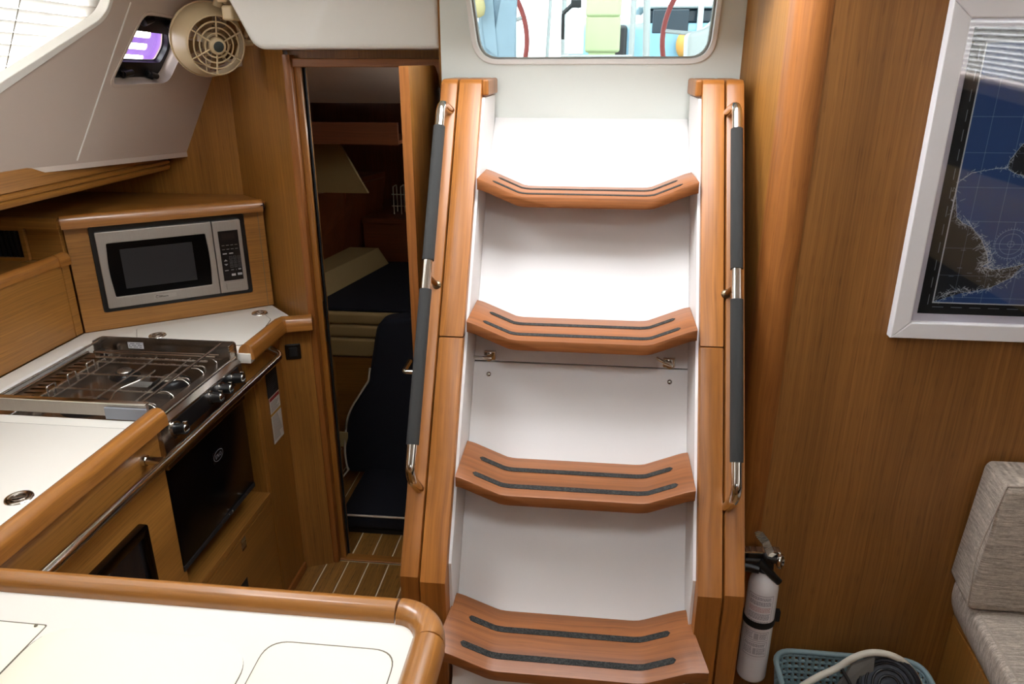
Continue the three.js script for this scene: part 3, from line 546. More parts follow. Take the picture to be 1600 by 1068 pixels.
  part('panel_strip', hexa([[-0.9405, 0.836, z1 - 0.03], [-0.9385, 0.836, z1 - 0.03], [-0.9385, 0.836, z0 + 0.02], [-0.9405, 0.836, z0 + 0.02]].reverse(), [[-0.9445, 0.876, z1 - 0.03], [-0.9425, 0.876, z1 - 0.03], [-0.9425, 0.876, z0 + 0.02], [-0.9445, 0.876, z0 + 0.02]].reverse()), M.black, cp);
  for (const z of [-1.437, -1.608, -1.660, -1.728]) {
    const y = 0.858, k = part('knob', lathe([[0, 0.03], [0.0125, 0.03], [0.0135, 0.028], [0.0125, 0.008], [0.0155, 0.004], [0.016, 0]], [-0.9415, y, z], [1, 0.1, 0], 24), M.black, S);
    part('knob_pointer', [box(-0.918, y + 0.010, z - 0.003, -0.909, y + 0.021, z + 0.003, 0.001), cyl([-0.9425, y - 0.0005, z], [-0.935, y + 0.0005, z], 0.0185, 0.0185, 24), cyl([-0.9125, y + 0.003, z], [-0.911, y + 0.003, z], 0.0115, 0.0105, 20)], M.chrome, k);
  }
  part('front_strip', box(-0.958, 0.80, z0, -0.936, 0.808, z1 + 0.01, 0.003), M.chrome, S);
  part('front_groove', box(-0.960, 0.790, z0, -0.942, 0.799, z1 + 0.01, 0.001), M.black, S);
  // oven body, gloss black door, handle trim
  part('oven_body', box(x0, 0.47, z0, -0.975, 0.858, z1, 0.004), M.black, S);
  const dr = part('oven_door', extX([[z1 + 0.008, 0.505], [z1 + 0.008, 0.785], [z0 - 0.0, 0.785], [z0 - 0.0, 0.505]], -0.974, -0.952, 0.003, 'y', 0.006), M.blackGloss, S, 'gloss black oven door');
  part('door_top_trim', box(-0.972, 0.772, z0, -0.944, 0.79, z1 + 0.008, 0.004), M.darkSteel, dr);
  part('door_bottom_trim', box(-0.972, 0.493, z0, -0.9505, 0.508, z1 + 0.008, 0.002), M.rubber, dr);
  const logo = canvas(128, 80, (g, w, h) => { g.fillStyle = '#050506'; g.fillRect(0, 0, w, h); g.strokeStyle = '#77777a'; g.lineWidth = 5; g.beginPath(); g.ellipse(w / 2, h / 2, 58, 34, 0, 0, 7); g.stroke(); g.fillStyle = '#77777a'; g.font = 'bold 38px sans-serif'; g.textAlign = 'center'; g.fillText('ENO', w / 2, 54); });
  const lgo = new THREE.BoxGeometry(0.052, 0.033, 0.0006); lgo.rotateY(Math.PI / 2); lgo.translate(-0.9517, 0.688, -1.618); part('oval_badge', lgo, mat({ map: logo, roughness: 0.2 }), dr, 'oval badge');
  for (const z of [z0 + 0.06, z0 + 0.14, z0 + 0.16, z0 + 0.2]) part('hinge_screw', cyl([-0.9515, 0.50, z], [-0.949, 0.50, z], 0.0035, 0.003, 10), M.chrome, S);
}

// ---- corner cabinet with the microwave (local frame: X along the panel, Z out of it)
const MWP = [-1.483, 0.9, -1.907], MWT = 0.632;
{
  const C = thing('microwave_cabinet', 'angled wooden corner cabinet built round the microwave', 'cabinet', null, MWP, MWT);
  part('face_panel', ext(shape(rect(0.006, 0, 0.552, 0.318), 0, [[rect(0.064, 0.052, 0.492, 0.307), 0.008]]), -0.018, 0, 0, 'x'), M.veneer, C);
  part('niche_lining', [box(0.05, 0.03, -0.11, 0.064, 0.315, -0.018), box(0.492, 0.03, -0.11, 0.505, 0.315, -0.018), box(0.064, 0.307, -0.11, 0.492, 0.316, -0.018), box(0.064, 0.03, -0.11, 0.492, 0.052, -0.018)], M.black, C);
  part('latch_knob', [cyl([0.545, 0.325, 0.012], [0.545, 0.325, 0.03], 0.009, 0.007, 16), box(0.538, 0.315, 0.008, 0.556, 0.335, 0.014, 0.003)], M.black, C);
  part('seam_line', box(0.5335, 0, -0.001, 0.535, 0.315, 0.0006, 0), M.seam, C);
}
{
  const P = thing('corner_shelf', 'wooden shelf top over the microwave with rounded front edge', 'shelf');
  part('shelf_board', extY([[-1.94, -1.892], [-1.474, -1.892], [-1.03, -2.218], [-1.03, -2.238], [-1.15, -2.343], [-1.94, -2.343]].reverse(), 1.22, 1.238, 0.001, 'x'), M.veneer, P);
  part('front_edge', fid([[-1.472, 1.212, -1.895], [-1.032, 1.212, -2.218]], 0.03, 0.036), M.fiddle, P);
  part('side_edge', fid([[-1.94, 1.214, -1.898], [-1.474, 1.214, -1.894]], 0.026, 0.03), M.veneer, P);
}
{
  const G = thing('vent_grille', 'small black slatted vent in a wooden frame under the shelf', 'vent');
  part('frame', ext(shape(rect(-1.78, 1.112, -1.59, 1.213), 0.004, [[rect(-1.768, 1.126, -1.606, 1.203), 0.003]]), -1.906, -1.896, 0.002, 'x'), M.veneer, G);
  part('vent_panel', box(-1.94, 1.118, -1.925, -1.490, 1.219, -1.907, 0.001, 'x'), M.veneer, G);
  part('backing', box(-1.775, 1.118, -1.9058, -1.60, 1.208, -1.904, 0), M.rubber, G);
  for (let i = 0; i < 10; i++) part('slat', box(-1.764 + i * 0.016, 1.127, -1.9035, -1.758 + i * 0.016, 1.202, -1.897, 0.001), M.black, G);
}
{
  const B = thing('wall_locker', 'low wooden locker with rounded top behind the stove', 'locker');
  part('front', extX(rect(-1.872, 0.9015, -0.86, 1.118), -1.494, -1.48, 0.001, 'z'), M.veneer, B);
  part('end_block', box(-1.60, 0.9015, -1.905, -1.48, 1.118, -1.875, 0.0015, 'x'), M.veneer, B);
  part('top_board', box(-1.94, 1.095, -1.905, -1.496, 1.116, -0.86, 0.001, 'z'), M.veneer, B);
  part('top_trim', fid([[-1.492, 1.114, -0.86], [-1.492, 1.114, -1.862]], 0.034, 0.03), M.fiddle, B);
  part('top_trim', fid([[-1.490, 1.110, -1.862], [-1.490, 1.110, -1.904]], 0.04, 0.036), M.fiddle, B);
}
{
  const K = thing('microwave', 'stainless steel microwave oven with black window set in the corner cabinet', 'microwave', null, MWP, MWT);
  part('surround', ext(shape(rect(0.065, 0.053, 0.491, 0.3065), 0.008, [[rect(0.082, 0.07, 0.473, 0.288), 0.008]]), -0.02, 0.003, 0.001, 'x'), M.black, K);
  part('body', box(0.078, 0.066, -0.11, 0.477, 0.292, 0.0, 0.004), M.black, K);
  const win = [[0.103, 0.098], [0.371, 0.098, 0.004], [0.376, 0.178, 0.05], [0.371, 0.258, 0.004], [0.103, 0.258, 0.004], [0.097, 0.178, 0.05]];
  const d = part('door', ext(shape([[0.078, 0.066, 0.006], [0.3915, 0.066, 0.001], [0.3915, 0.292, 0.001], [0.078, 0.292, 0.006]], 0, [[win, 0.004]]), 0.0, 0.016, 0.002, 'x', 12), M.steelFace, K);
  part('window', ext(shape(win, 0.004), 0.001, 0.0125, 0, 'x', 12), M.blackGloss, d);
  part('window_screen', box(0.134, 0.119, 0.0124, 0.331, 0.237, 0.0129, 0.0002), mat({ color: '#232325', roughness: 0.35 }), d);
  const mk = canvas(256, 48, (g, w, h) => { g.fillStyle = '#b5aea5'; g.fillRect(0, 0, w, h); g.strokeStyle = g.fillStyle = '#171514'; g.lineWidth = 4; g.beginPath(); g.arc(34, 26, 14, 0.6, 5.6); g.stroke(); g.beginPath(); g.moveTo(26, 4); g.lineTo(44, 14); g.lineTo(100, 20); g.stroke(); g.font = 'bold 28px sans-serif'; g.fillText('ontoure', 54, 38); });
  const mg = new THREE.BoxGeometry(0.062, 0.0115, 0.0004); mg.translate(0.234, 0.0835, 0.0162); part('maker_mark', mg, mat({ map: mk, metalness: 0.6, roughness: 0.55 }), d);
  const c = part('control_panel', ext(shape([[0.3935, 0.066, 0.001], [0.477, 0.066, 0.006], [0.477, 0.292, 0.006], [0.3935, 0.292, 0.001]]), 0.0, 0.016, 0.002, 'x'), M.steelFace, K);
  const keys = canvas(192, 480, (g, w, h) => {
    g.fillStyle = '#070708'; g.fillRect(0, 0, w, h); g.fillStyle = '#1c1716'; g.fillRect(30, 22, 130, 62); g.fillStyle = '#2c2322'; for (let i = 0; i < 4; i++) { g.fillRect(40 + i * 30, 34, 4, 38); g.fillRect(58 + i * 28, 34, 4, 38); }
    g.fillStyle = '#8b8b8b'; for (let r = 0; r < 2; r++) for (let i = 0; i < 4; i++) g.fillRect(20 + i * 42, 136 + r * 38, 28, 5);
    g.fillStyle = '#a5a5a5'; g.fillRect(20, 212, 40, 12); g.fillRect(82, 212, 40, 12);
    g.strokeStyle = '#888'; g.fillStyle = '#999'; g.lineWidth = 2; g.font = '20px sans-serif'; g.textAlign = 'center';
    for (let i = 0; i < 9; i++) { const x = 92 + (i % 3) * 40, y = 262 + Math.floor(i / 3) * 40; g.strokeRect(x - 13, y - 14, 26, 28); g.fillText(String(i + 1), x, y + 8); }
    g.beginPath(); g.moveTo(20, 290); g.lineTo(40, 272); g.lineTo(60, 290); g.fill(); g.beginPath(); g.moveTo(20, 316); g.lineTo(40, 334); g.lineTo(60, 316); g.fill();
    g.fillRect(20, 376, 36, 8); g.fillRect(80, 376, 28, 6); g.fillText('0', 132, 388); g.fillRect(152, 370, 28, 14); g.fillStyle = '#b5b5b5'; g.fillRect(80, 416, 40, 22); g.fillRect(140, 414, 44, 22);
  });
  const kg = new THREE.BoxGeometry(0.0585, 0.157, 0.002); kg.translate(0.4365, 0.1825, 0.016); part('keypad', kg, mat({ map: keys, roughness: 0.3 }), c);
  part('open_button', box(0.412, 0.0755, 0.0145, 0.464, 0.0965, 0.0178, 0.002), M.steelFace, c);
}
{
  // wooden valance under the liner
  const P = thing('valance', 'grooved dark wood valance hanging under the side window liner', 'valance');
  const prof = [[-1.50, 1.316], [-1.43, 1.316, 0.012], [-1.425, 1.33], [-1.431, 1.334], [-1.425, 1.338], [-1.425, 1.346], [-1.431, 1.35], [-1.425, 1.354], [-1.43, 1.375, 0.01], [-1.437, 1.40], [-1.50, 1.40]];
  part('board', remap(ext(shape(prof), 0.9, 2.335, 0), (x, y, z) => [x + 0.012 + 0.022 * (z - 0.9), y, -z], 'z'), M.veneer, P);
}

// ================================================================ WINDOWS AND FAN ON THE PORT SIDE
{
  const w = thing('window_1');
  part('pane', toLiner(ext(shape(winPts, 0.04), -0.085, -0.081, 0, 'x')), M.glass, w);
  const B = thing('window_blind', 'white slatted blind covering the big side window', 'blind', 'window blinds');
  const pleats = 17;
  for (let i = 0; i < pleats; i++) {
    const b = 0.125 + i * 0.027, g = box(-2.62, -0.0162, -0.0006, -0.44, 0.0162, 0.0006, 0, 'x');
    g.rotateX(0.42); g.translate(0, b, -0.042); part('slat', toLiner(g), M.slat, B);
  }
  for (const a of [-0.705, -1.35, -2.0]) part('ladder_cord', toLiner(tube([[a, 0.11, -0.026], [a, 0.56, -0.026]], 0.0011, 0, 5)), M.seam, B);
  // starboard blind, mirrored in the picture's glass
  const w4 = thing('window_4');
  part('pane', mirrorX(toLiner(ext(shape([[-0.95, 0.05], [-3.9, 0.05], [-3.9, 0.5], [-0.95, 0.5]], 0.06), -0.085, -0.081, 0, 'x'))), M.glass, w4);
  const B2 = thing('window_blind', 'white slatted blind on the opposite window seen mirrored in the picture glass', 'blind', 'window blinds');
  for (let i = 0; i < 18; i++) {
    const g = box(-3.92, -0.0162, -0.0006, -0.93, 0.0162, 0.0006, 0, 'x'); g.rotateX(0.42); g.translate(0, 0.035 + i * 0.027, -0.042);
    part('slat', mirrorX(toLiner(g)), M.slat, B2);
  }
  for (const a of [-1.5, -2.1, -2.7, -3.3]) part('ladder_cord', mirrorX(toLiner(tube([[a, 0.03, -0.024], [a, 0.52, -0.024]], 0.0011, 0, 5))), M.seam, B2);
}
{
  const w = thing('window_2');
  const fr = [[-0.42, 0.402], [-0.185, 0.404], [-0.155, 0.325], [-0.168, 0.236], [-0.43, 0.228]], inn = [[-0.40, 0.368], [-0.196, 0.367], [-0.18, 0.32], [-0.194, 0.277], [-0.40, 0.272]];
  part('wall_plate', toLiner(ext(shape([[-0.50, 0.16], [-0.08, 0.16], [-0.08, 0.49], [-0.50, 0.49]], 0, [[inn, 0.012]]), -0.062, -0.055, 0, 'x')), M.liner, w);
  part('port_frame', toLiner(ext(shape(fr, 0.03, [[inn, 0.014]]), -0.055, -0.036, 0.003, 'x', 10)), M.black, w);
  part('pane', toLiner(ext(shape(inn, 0.01), -0.058, -0.055, 0, 'x')), M.glass, w);
  for (const [x, y, t] of [[-0.312, 0.396, 0.4], [-0.212, 0.394, -0.5], [-0.335, 0.248, 0.2], [-0.236, 0.247, -0.2]]) {
    const g = merge([new RoundedBoxGeometry(0.026, 0.02, 0.018, 2, 0.005), new THREE.CylinderGeometry(0.008, 0.008, 0.03, 14).rotateZ(1.57).translate(0.004, 0.004, 0.008)]);
    g.rotateZ(t); g.translate(x, y, -0.028); part('port_latch', toLiner(wuv(g)), M.black, w);
  }
}
{
  // slotted lilac shade outside the small port
  const slots = []; for (let i = 0; i < 4; i++) { const y = 0.262 + i * 0.0345; slots.push([[[-0.42, y], [-0.215 + i * 0.002, y], [-0.215 + i * 0.002, y + 0.0185], [-0.42, y + 0.0185]], 0.008]); }
  const g = ext(shape([[-0.45, 0.22], [-0.16, 0.22], [-0.16, 0.42], [-0.45, 0.42]], 0.01, slots), -0.078, -0.075, 0, 'x', 8);
  single('port_shade', toLiner(g), M.purple, 'lilac slotted shade glowing behind the small opening port', 'shade');
}
{
  const c = V(-1.066, 1.699, -2.09), ax = V(0.70, -0.23, 0.68).normalize(), A = [ax.x, ax.y, ax.z];
  const F = thing('cabin_fan', 'cream plastic cabin fan with round ring grille clamped beside the small port', 'fan');
  const on = (d) => c.clone().addScaledVector(ax, d).toArray();
  const side = V(0, 1, 0).cross(ax).normalize(), up = ax.clone().cross(side);
  const pol = (r, t, d) => c.clone().addScaledVector(ax, d).addScaledVector(side, r * Math.cos(t)).addScaledVector(up, r * Math.sin(t)).toArray();
  part('housing', lathe([[0.0755, 0.053], [0.080, 0.048], [0.094, 0.0], [0.097, -0.03], [0.093, -0.035], [0.091, 0.0], [0.0755, 0.046], [0.0755, 0.053]].reverse(), c.toArray(), A, 56), M.fan, F);
  part('vent_lip', torus(on(-0.018), A, 0.0975, 0.0025, 56, 6), M.fan, F);
  const gr = part('front_grille', [0.0755, 0.060, 0.045, 0.031].map((r) => torus(on(0.052), A, r, 0.0023, 48, 6)), M.fan, F);
  for (let i = 0; i < 6; i++) { const t = i / 6 * Math.PI * 2 + 0.5; part('spoke', tube([pol(0.018, t, 0.054), pol(0.0755, t, 0.052)], 0.0023, 0, 6), M.fan, gr); }
  part('hub', lathe([[0, 0.022], [0.018, 0.021], [0.022, 0.016], [0.023, 0.0], [0, 0]].reverse(), on(0.046), A, 28), M.fan, gr);
  part('hub_cap', lathe([[0, 0.003], [0.0125, 0.002], [0.014, 0]].reverse(), on(0.068), A, 24), mat({ color: '#3c4340', roughness: 0.5 }), F, 'dark round hub cap');
  part('rear_grille', [...[0.094, 0.07, 0.045].map((r) => torus(on(-0.033), A, r, 0.0022, 40, 6)), ...Array.from({ length: 8 }, (_, i) => tube([pol(0.0, i * 0.785, -0.035), pol(0.094, i * 0.785, -0.033)], 0.0022, 0, 6))], M.fan, F);
  part('motor', lathe([[0, 0.03], [0.024, 0.028], [0.026, 0], [0.024, -0.028], [0, -0.03]].reverse(), on(0.0), A, 24), M.fan, F);
  for (let i = 0; i < 4; i++) {
    const t0 = i * Math.PI / 2, q = (r, t, d) => pol(r, t0 + t, d), b = [q(0.026, 0, 0.012), q(0.026, 0.8, -0.006), q(0.074, 0.62, -0.012), q(0.074, -0.1, 0.012)];
    const tp = b.map((p) => V(...p).addScaledVector(ax, 0.002).toArray()); part('blade', hexa(b, tp), mat({ color: '#8f6f4a', roughness: 0.5, transmission: 0 }), F);
  }
  // yoke and clamp
  part('yoke', tube([pol(0.098, 0.1, 0), pol(0.118, 0.3, -0.004), pol(0.124, 0.75, -0.006), pol(0.112, 1.2, -0.004), pol(0.096, 1.35, 0)], 0.0065, 0.02, 8), M.fan, F);
  part('yoke_rib', tube([pol(0.112, 0.25, 0.012), pol(0.118, 0.6, 0.012), pol(0.112, 1.0, 0.012)], 0.004, 0.02, 8), M.fan, F);
  part('pivot_knob', [cyl(pol(0.092, 1.28, 0.0), pol(0.128, 1.28, 0.0), 0.014, 0.012, 18), cyl(pol(0.12, 1.2, 0.02), pol(0.124, 1.2, 0.034), 0.015, 0.012, 16), cyl(pol(0.094, -0.02, 0), pol(0.12, -0.02, 0), 0.010, 0.008, 14), box(-0.992, 1.79, -2.045, -0.962, 1.815, -2.005, 0.006)], M.fan, F);
  part('clamp', new RoundedBoxGeometry(0.03, 0.036, 0.05, 2, 0.006).translate(-0.968, 1.765, -2.035), M.fan, F);
}

// ================================================================ AFT CABIN THROUGH THE DOORWAY
{
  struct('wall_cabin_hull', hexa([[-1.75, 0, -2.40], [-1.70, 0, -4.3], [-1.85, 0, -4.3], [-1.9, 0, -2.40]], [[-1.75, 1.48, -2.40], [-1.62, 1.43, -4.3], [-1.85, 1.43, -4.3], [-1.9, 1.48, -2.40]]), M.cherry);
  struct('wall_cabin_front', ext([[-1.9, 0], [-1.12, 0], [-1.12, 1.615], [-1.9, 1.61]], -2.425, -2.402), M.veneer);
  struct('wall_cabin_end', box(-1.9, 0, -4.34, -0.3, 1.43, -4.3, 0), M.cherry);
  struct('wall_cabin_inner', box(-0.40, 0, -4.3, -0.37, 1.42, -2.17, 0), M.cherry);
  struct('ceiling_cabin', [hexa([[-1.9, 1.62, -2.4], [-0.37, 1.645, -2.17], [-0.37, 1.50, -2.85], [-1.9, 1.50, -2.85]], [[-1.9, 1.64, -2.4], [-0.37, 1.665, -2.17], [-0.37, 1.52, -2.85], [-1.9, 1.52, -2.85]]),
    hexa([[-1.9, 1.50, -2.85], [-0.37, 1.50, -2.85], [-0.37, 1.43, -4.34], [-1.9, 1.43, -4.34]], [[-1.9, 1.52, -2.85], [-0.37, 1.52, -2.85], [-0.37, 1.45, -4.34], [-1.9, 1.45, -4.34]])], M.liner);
}
{
  const s = thing('cabin_shelf', 'dark wooden shelf with raised front high inside the aft cabin', 'shelf');
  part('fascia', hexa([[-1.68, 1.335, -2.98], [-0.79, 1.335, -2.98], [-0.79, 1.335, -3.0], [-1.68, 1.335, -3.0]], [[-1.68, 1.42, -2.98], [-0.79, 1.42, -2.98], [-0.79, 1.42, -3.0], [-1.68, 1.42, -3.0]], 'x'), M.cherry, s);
  part('shelf_board', box(-1.62, 1.335, -3.3, -0.79, 1.35, -3.0, 0.001, 'x'), M.cherry, s);
}
single('sloped_panel', hexa([[-1.40, 1.09, -3.28], [-1.02, 1.09, -3.28], [-1.02, 1.09, -3.30], [-1.40, 1.09, -3.30]], [[-1.40, 1.32, -3.22], [-1.12, 1.32, -3.22], [-1.12, 1.32, -3.24], [-1.40, 1.32, -3.24]]), M.tan, 'tan slanted lining panel below the high shelf in the aft cabin', 'panel');
{
  const k = thing('cabin_locker', 'reddish wooden lockers with two doors along the side of the aft cabin', 'locker');
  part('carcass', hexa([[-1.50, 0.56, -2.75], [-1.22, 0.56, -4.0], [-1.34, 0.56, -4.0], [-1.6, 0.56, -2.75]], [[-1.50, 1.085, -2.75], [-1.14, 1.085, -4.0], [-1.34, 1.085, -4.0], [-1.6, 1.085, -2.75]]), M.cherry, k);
  for (const [a, b] of [[0.03, 0.34], [0.36, 0.68], [0.70, 0.98]]) {
    const q = (t, o) => [-1.50 + 0.28 * t + o, 0, -2.75 - 1.25 * t], P = (t, y, o) => { const p = q(t, o); return [p[0] + (y > 0.8 ? 0.08 * t : 0), y, p[2]]; };
    part('door', hexa([P(a, 0.58, 0.012), P(b, 0.58, 0.012), P(b, 0.58, 0), P(a, 0.58, 0)], [P(a, 1.06, 0.012), P(b, 1.06, 0.012), P(b, 1.06, 0), P(a, 1.06, 0)]), M.cherry, k);
  }
}
{
  const k = thing('cabin_sideboard', 'low wooden shelf top at the head of the berth in the aft cabin', 'shelf');
  part('top', box(-1.2, 0.86, -4.28, -0.42, 0.885, -3.72, 0.003, 'x'), M.cherry, k);
  part('front', box(-1.2, 0.56, -3.76, -0.42, 0.858, -3.74, 0.001, 'x'), M.cherry, k);
  const r = thing('wire_rack', 'small white wire rack standing on the low shelf in the aft cabin', 'rack');
  part('wire_frame', [[-1.06], [-1.02], [-0.98]].map(([x]) => tube([[x, 0.887, -3.85], [x, 1.03, -3.85], [x, 1.03, -3.92], [x, 0.887, -3.92]], 0.0028, 0.01, 6)), M.piping, r);
  part('cross_wire', [tube([[-1.07, 0.99, -3.85], [-0.92, 0.99, -3.85]], 0.0028, 0, 6), tube([[-1.07, 0.93, -3.85], [-0.92, 0.93, -3.85]], 0.0028, 0, 6)], M.piping, r);
}
{
  const b = thing('berth', 'wooden berth base in the dark aft cabin', 'berth');
  part('base_front', box(-1.70, 0, -2.93, -0.41, 0.445, -2.905, 0.002, 'x'), M.veneer, b);
  part('base_top', box(-1.5, 0.43, -4.28, -0.41, 0.447, -2.93, 0.001, 'x'), M.veneer, b);
  part('locker_step', hexa([[-1.5, 0, -2.62], [-1.1, 0, -2.90], [-1.5, 0, -2.90], [-1.5, 0, -2.8]], [[-1.5, 0.43, -2.62], [-1.1, 0.43, -2.90], [-1.5, 0.43, -2.90], [-1.5, 0.43, -2.8]]), M.veneer, b);
}
[[0.449, 0.537, 'bottom tan cushion of the stack on the berth in the aft cabin'], [0.539, 0.596, 'middle tan cushion of the stack on the berth in the aft cabin'], [0.598, 0.652, 'top tan cushion of the stack on the berth in the aft cabin']].forEach(([a, b, l]) => {
  single('berth_cushion', box(-1.34, a, -3.55, -0.74, b, -2.895, 0.014, 'x'), M.tan, l, 'cushion', 'tan berth cushions');
});
single('berth_cover', box(-1.30, 0.653, -3.7, -0.45, 0.668, -2.91, 0.006), M.navy, 'dark navy cover spread over the berth cushions', 'cover');
single('berth_bolster', hexa([[-1.34, 0.669, -2.98], [-1.18, 0.669, -3.0], [-1.05, 0.669, -3.65], [-1.24, 0.669, -3.65]], [[-1.36, 0.75, -2.98], [-1.24, 0.75, -3.0], [-1.10, 0.75, -3.65], [-1.25, 0.75, -3.65]]), M.tan, 'long tan bolster lying along the side of the berth', 'bolster');
{
  const c = thing('navy_chair_cushion', 'tall navy folding seat cushion with pale piping on the aft cabin floor', 'cushion');
  const out = [[-0.83, 0.06], [-0.972, 0.06], [-0.985, 0.14, 0.05], [-0.968, 0.31, 0.07], [-0.872, 0.455, 0.01], [-0.868, 0.49, 0.02], [-0.83, 0.70, 0.05], [-0.55, 0.74, 0.05], [-0.50, 0.06]];
  const lean = (g) => { const p = g.attributes.position; for (let i = 0; i < p.count; i++) p.setZ(i, p.getZ(i) - 0.12 * p.getY(i)); g.computeVertexNormals(); return g; };
  part('back', lean(ext(shape(out.slice().reverse(), 0.02), -2.68, -2.585, 0.02, 'y', 10)), M.navy, c);
  const sh = shape(out.slice(1, 7), 0.02), pp = sh.getPoints(10).slice(0, -1).map((q) => [q.x, q.y, -2.592 - 0.12 * q.y]);
  part('back_piping', tube(pp.filter((q) => q[0] < -0.853), 0.0045, 0, 6), M.piping, c);
  part('seat', box(-0.90, 0.022, -2.62, -0.50, 0.085, -2.262, 0.022), M.navy, c);
  part('seat_piping', tube([[-0.885, 0.084, -2.262], [-0.50, 0.087, -2.262]], 0.004, 0, 6), M.piping, c);
  part('seat_base', box(-0.89, 0.0, -2.60, -0.50, 0.022, -2.275, 0.004), M.rubber, c);
  part('side_piping', tube([[-0.972, 0.07, -2.60], [-1.0, 0.035, -2.56], [-1.01, 0.02, -2.52]], 0.004, 0.01, 6), M.piping, c);
  part('tag', box(-1.0, 0.17, -2.62, -0.965, 0.235, -2.612, 0.001), M.cream, c);
}

// ================================================================ STARBOARD SIDE
{
  const F = thing('framed_chart', 'white framed nautical chart print hanging on the wood bulkhead', 'picture');
  const x0 = 0.597, x1 = 1.235, y0 = 1.130, y1 = 1.748, w = 0.034;
  const bar = (a, b, c, d) => { const s = [a, b, c, d]; return ext(shape(s), -1.4985, -1.476, 0.003, 'x'); };
  part('frame_side', bar([x0, y0], [x0 + w, y0 + w], [x0 + w, y1 - w + 0.004], [x0, y1]), M.frame, F);
  part('frame_side', bar([x1, y0], [x1, y1], [x1 - w, y1 - w + 0.004], [x1 - w, y0 + w]), M.frame, F);
  part('frame_rail', bar([x0, y0], [x1, y0], [x1 - w, y0 + w], [x0 + w, y0 + w]), M.frame, F);
  part('frame_rail', bar([x0, y1], [x0 + w, y1 - w + 0.004], [x1 - w, y1 - w + 0.004], [x1, y1]), M.frame, F);
  part('mat_board', box(x0 + 0.02, y0 + 0.02, -1.497, x1 - 0.02, y1 - 0.02, -1.489, 0), mat({ color: '#dcd9e6', roughness: 0.8 }), F);
  const px0 = 0.644, px1 = 1.19, py0 = 1.18, py1 = 1.704, K = 1900;
  const chart = canvas(Math.round((px1 - px0) * K), Math.round((py1 - py0) * K), (g, W, H) => {
    const X = (x) => (x - px0) * K, Y = (y) => (py1 - y) * K, P = (pts) => { g.beginPath(); pts.forEach(([x, y], i) => i ? g.lineTo(X(x), Y(y)) : g.moveTo(X(x), Y(y))); };
    g.fillStyle = '#0c1016'; g.fillRect(0, 0, W, H);
    g.fillStyle = '#244c8a'; g.fillRect(X(0.669), Y(1.68), X(1.165) - X(0.669), Y(1.203) - Y(1.68));
    const land = '#121a24', west = [[0.669, 1.437], [0.69, 1.455], [0.733, 1.464], [0.749, 1.465], [0.751, 1.479], [0.767, 1.508], [0.80, 1.53], [0.84, 1.56], [0.9, 1.55], [0.95, 1.5], [0.93, 1.46], [0.86, 1.44], [0.80, 1.447], [0.78, 1.451], [0.768, 1.454], [0.752, 1.462]];
    const coast = [[0.669, 1.42], [0.68, 1.372], [0.695, 1.36], [0.711, 1.354], [0.733, 1.33], [0.748, 1.305], [0.754, 1.287], [0.745, 1.278], [0.765, 1.272], [0.789, 1.276], [0.82, 1.285]], cays = [[0.675, 1.21], [0.69, 1.222], [0.713, 1.228], [0.735, 1.224], [0.77, 1.237], [0.801, 1.257], [0.83, 1.285], [0.88, 1.30], [0.94, 1.33]];
    g.fillStyle = land; P([...west.slice(4)]); g.fill(); P([...coast, [0.82, 1.285], [0.801, 1.257], [0.77, 1.237], [0.713, 1.222], [0.669, 1.205]]); g.fill();
    g.strokeStyle = 'rgba(190,205,225,0.45)'; g.lineWidth = 2; for (const x of [0.7055, 0.757, 0.81, 0.862, 0.914, 0.966, 1.018, 1.07, 1.122]) { P([[x, 1.68], [x, 1.203]]); g.stroke(); } for (const y of [1.62, 1.555, 1.4915, 1.4285, 1.365, 1.313, 1.259, 1.215]) { P([[0.669, y], [1.165, y]]); g.stroke(); }
    let s = 5; const r = () => { s = (s * 16807) % 2147483647; return s / 2147483647 - 0.5; };
    const fuzz = (pts, n, w, len, a) => {
      g.strokeStyle = `rgba(214,222,232,${a})`; g.lineWidth = 2.2; P(pts); g.stroke();
      g.lineWidth = 1.6; for (let i = 0; i < pts.length - 1; i++) for (let k = 0; k < n; k++) { const t = k / n, x = pts[i][0] + (pts[i + 1][0] - pts[i][0]) * t + r() * w, y = pts[i][1] + (pts[i + 1][1] - pts[i][1]) * t + r() * w; P([[x, y], [x + r() * len, y + r() * len]]); g.stroke(); }
    };
    fuzz(west, 9, 0.006, 0.014, 0.8); fuzz(coast, 26, 0.017, 0.02, 0.75); fuzz(coast.slice(4, 8), 26, 0.02, 0.02, 0.8); fuzz(cays, 34, 0.016, 0.016, 0.75); fuzz(coast.slice(7).map(([x, y]) => [x, y - 0.012]), 24, 0.02, 0.01, 0.5);
    g.strokeStyle = 'rgba(160,180,215,0.75)'; g.lineWidth = 2; for (const q of [0.028, 0.02, 0.006]) { g.beginPath(); g.arc(X(0.787), Y(1.323), q * K, 0, 7); g.stroke(); }
    for (let i = 0; i < 36; i++) { const a = i / 36 * 6.283; P([[0.787 + 0.028 * Math.cos(a), 1.323 + 0.028 * Math.sin(a)], [0.787 + 0.032 * Math.cos(a), 1.323 + 0.032 * Math.sin(a)]]); g.stroke(); }
    P([[0.787, 1.365], [0.787, 1.29]]); g.stroke(); P([[0.755, 1.323], [0.82, 1.323]]); g.stroke();
    g.fillStyle = 'rgba(190,205,225,0.5)'; for (const [x, y] of [[0.70, 1.275], [0.688, 1.258], [0.70, 1.31], [0.72, 1.265], [0.703, 1.232], [0.74, 1.25]]) g.fillRect(X(x), Y(y), 18, 3);
    g.strokeStyle = '#c9d2dc'; g.lineWidth = 5; g.strokeRect(X(0.669), Y(1.68), X(1.165) - X(0.669), Y(1.203) - Y(1.68));
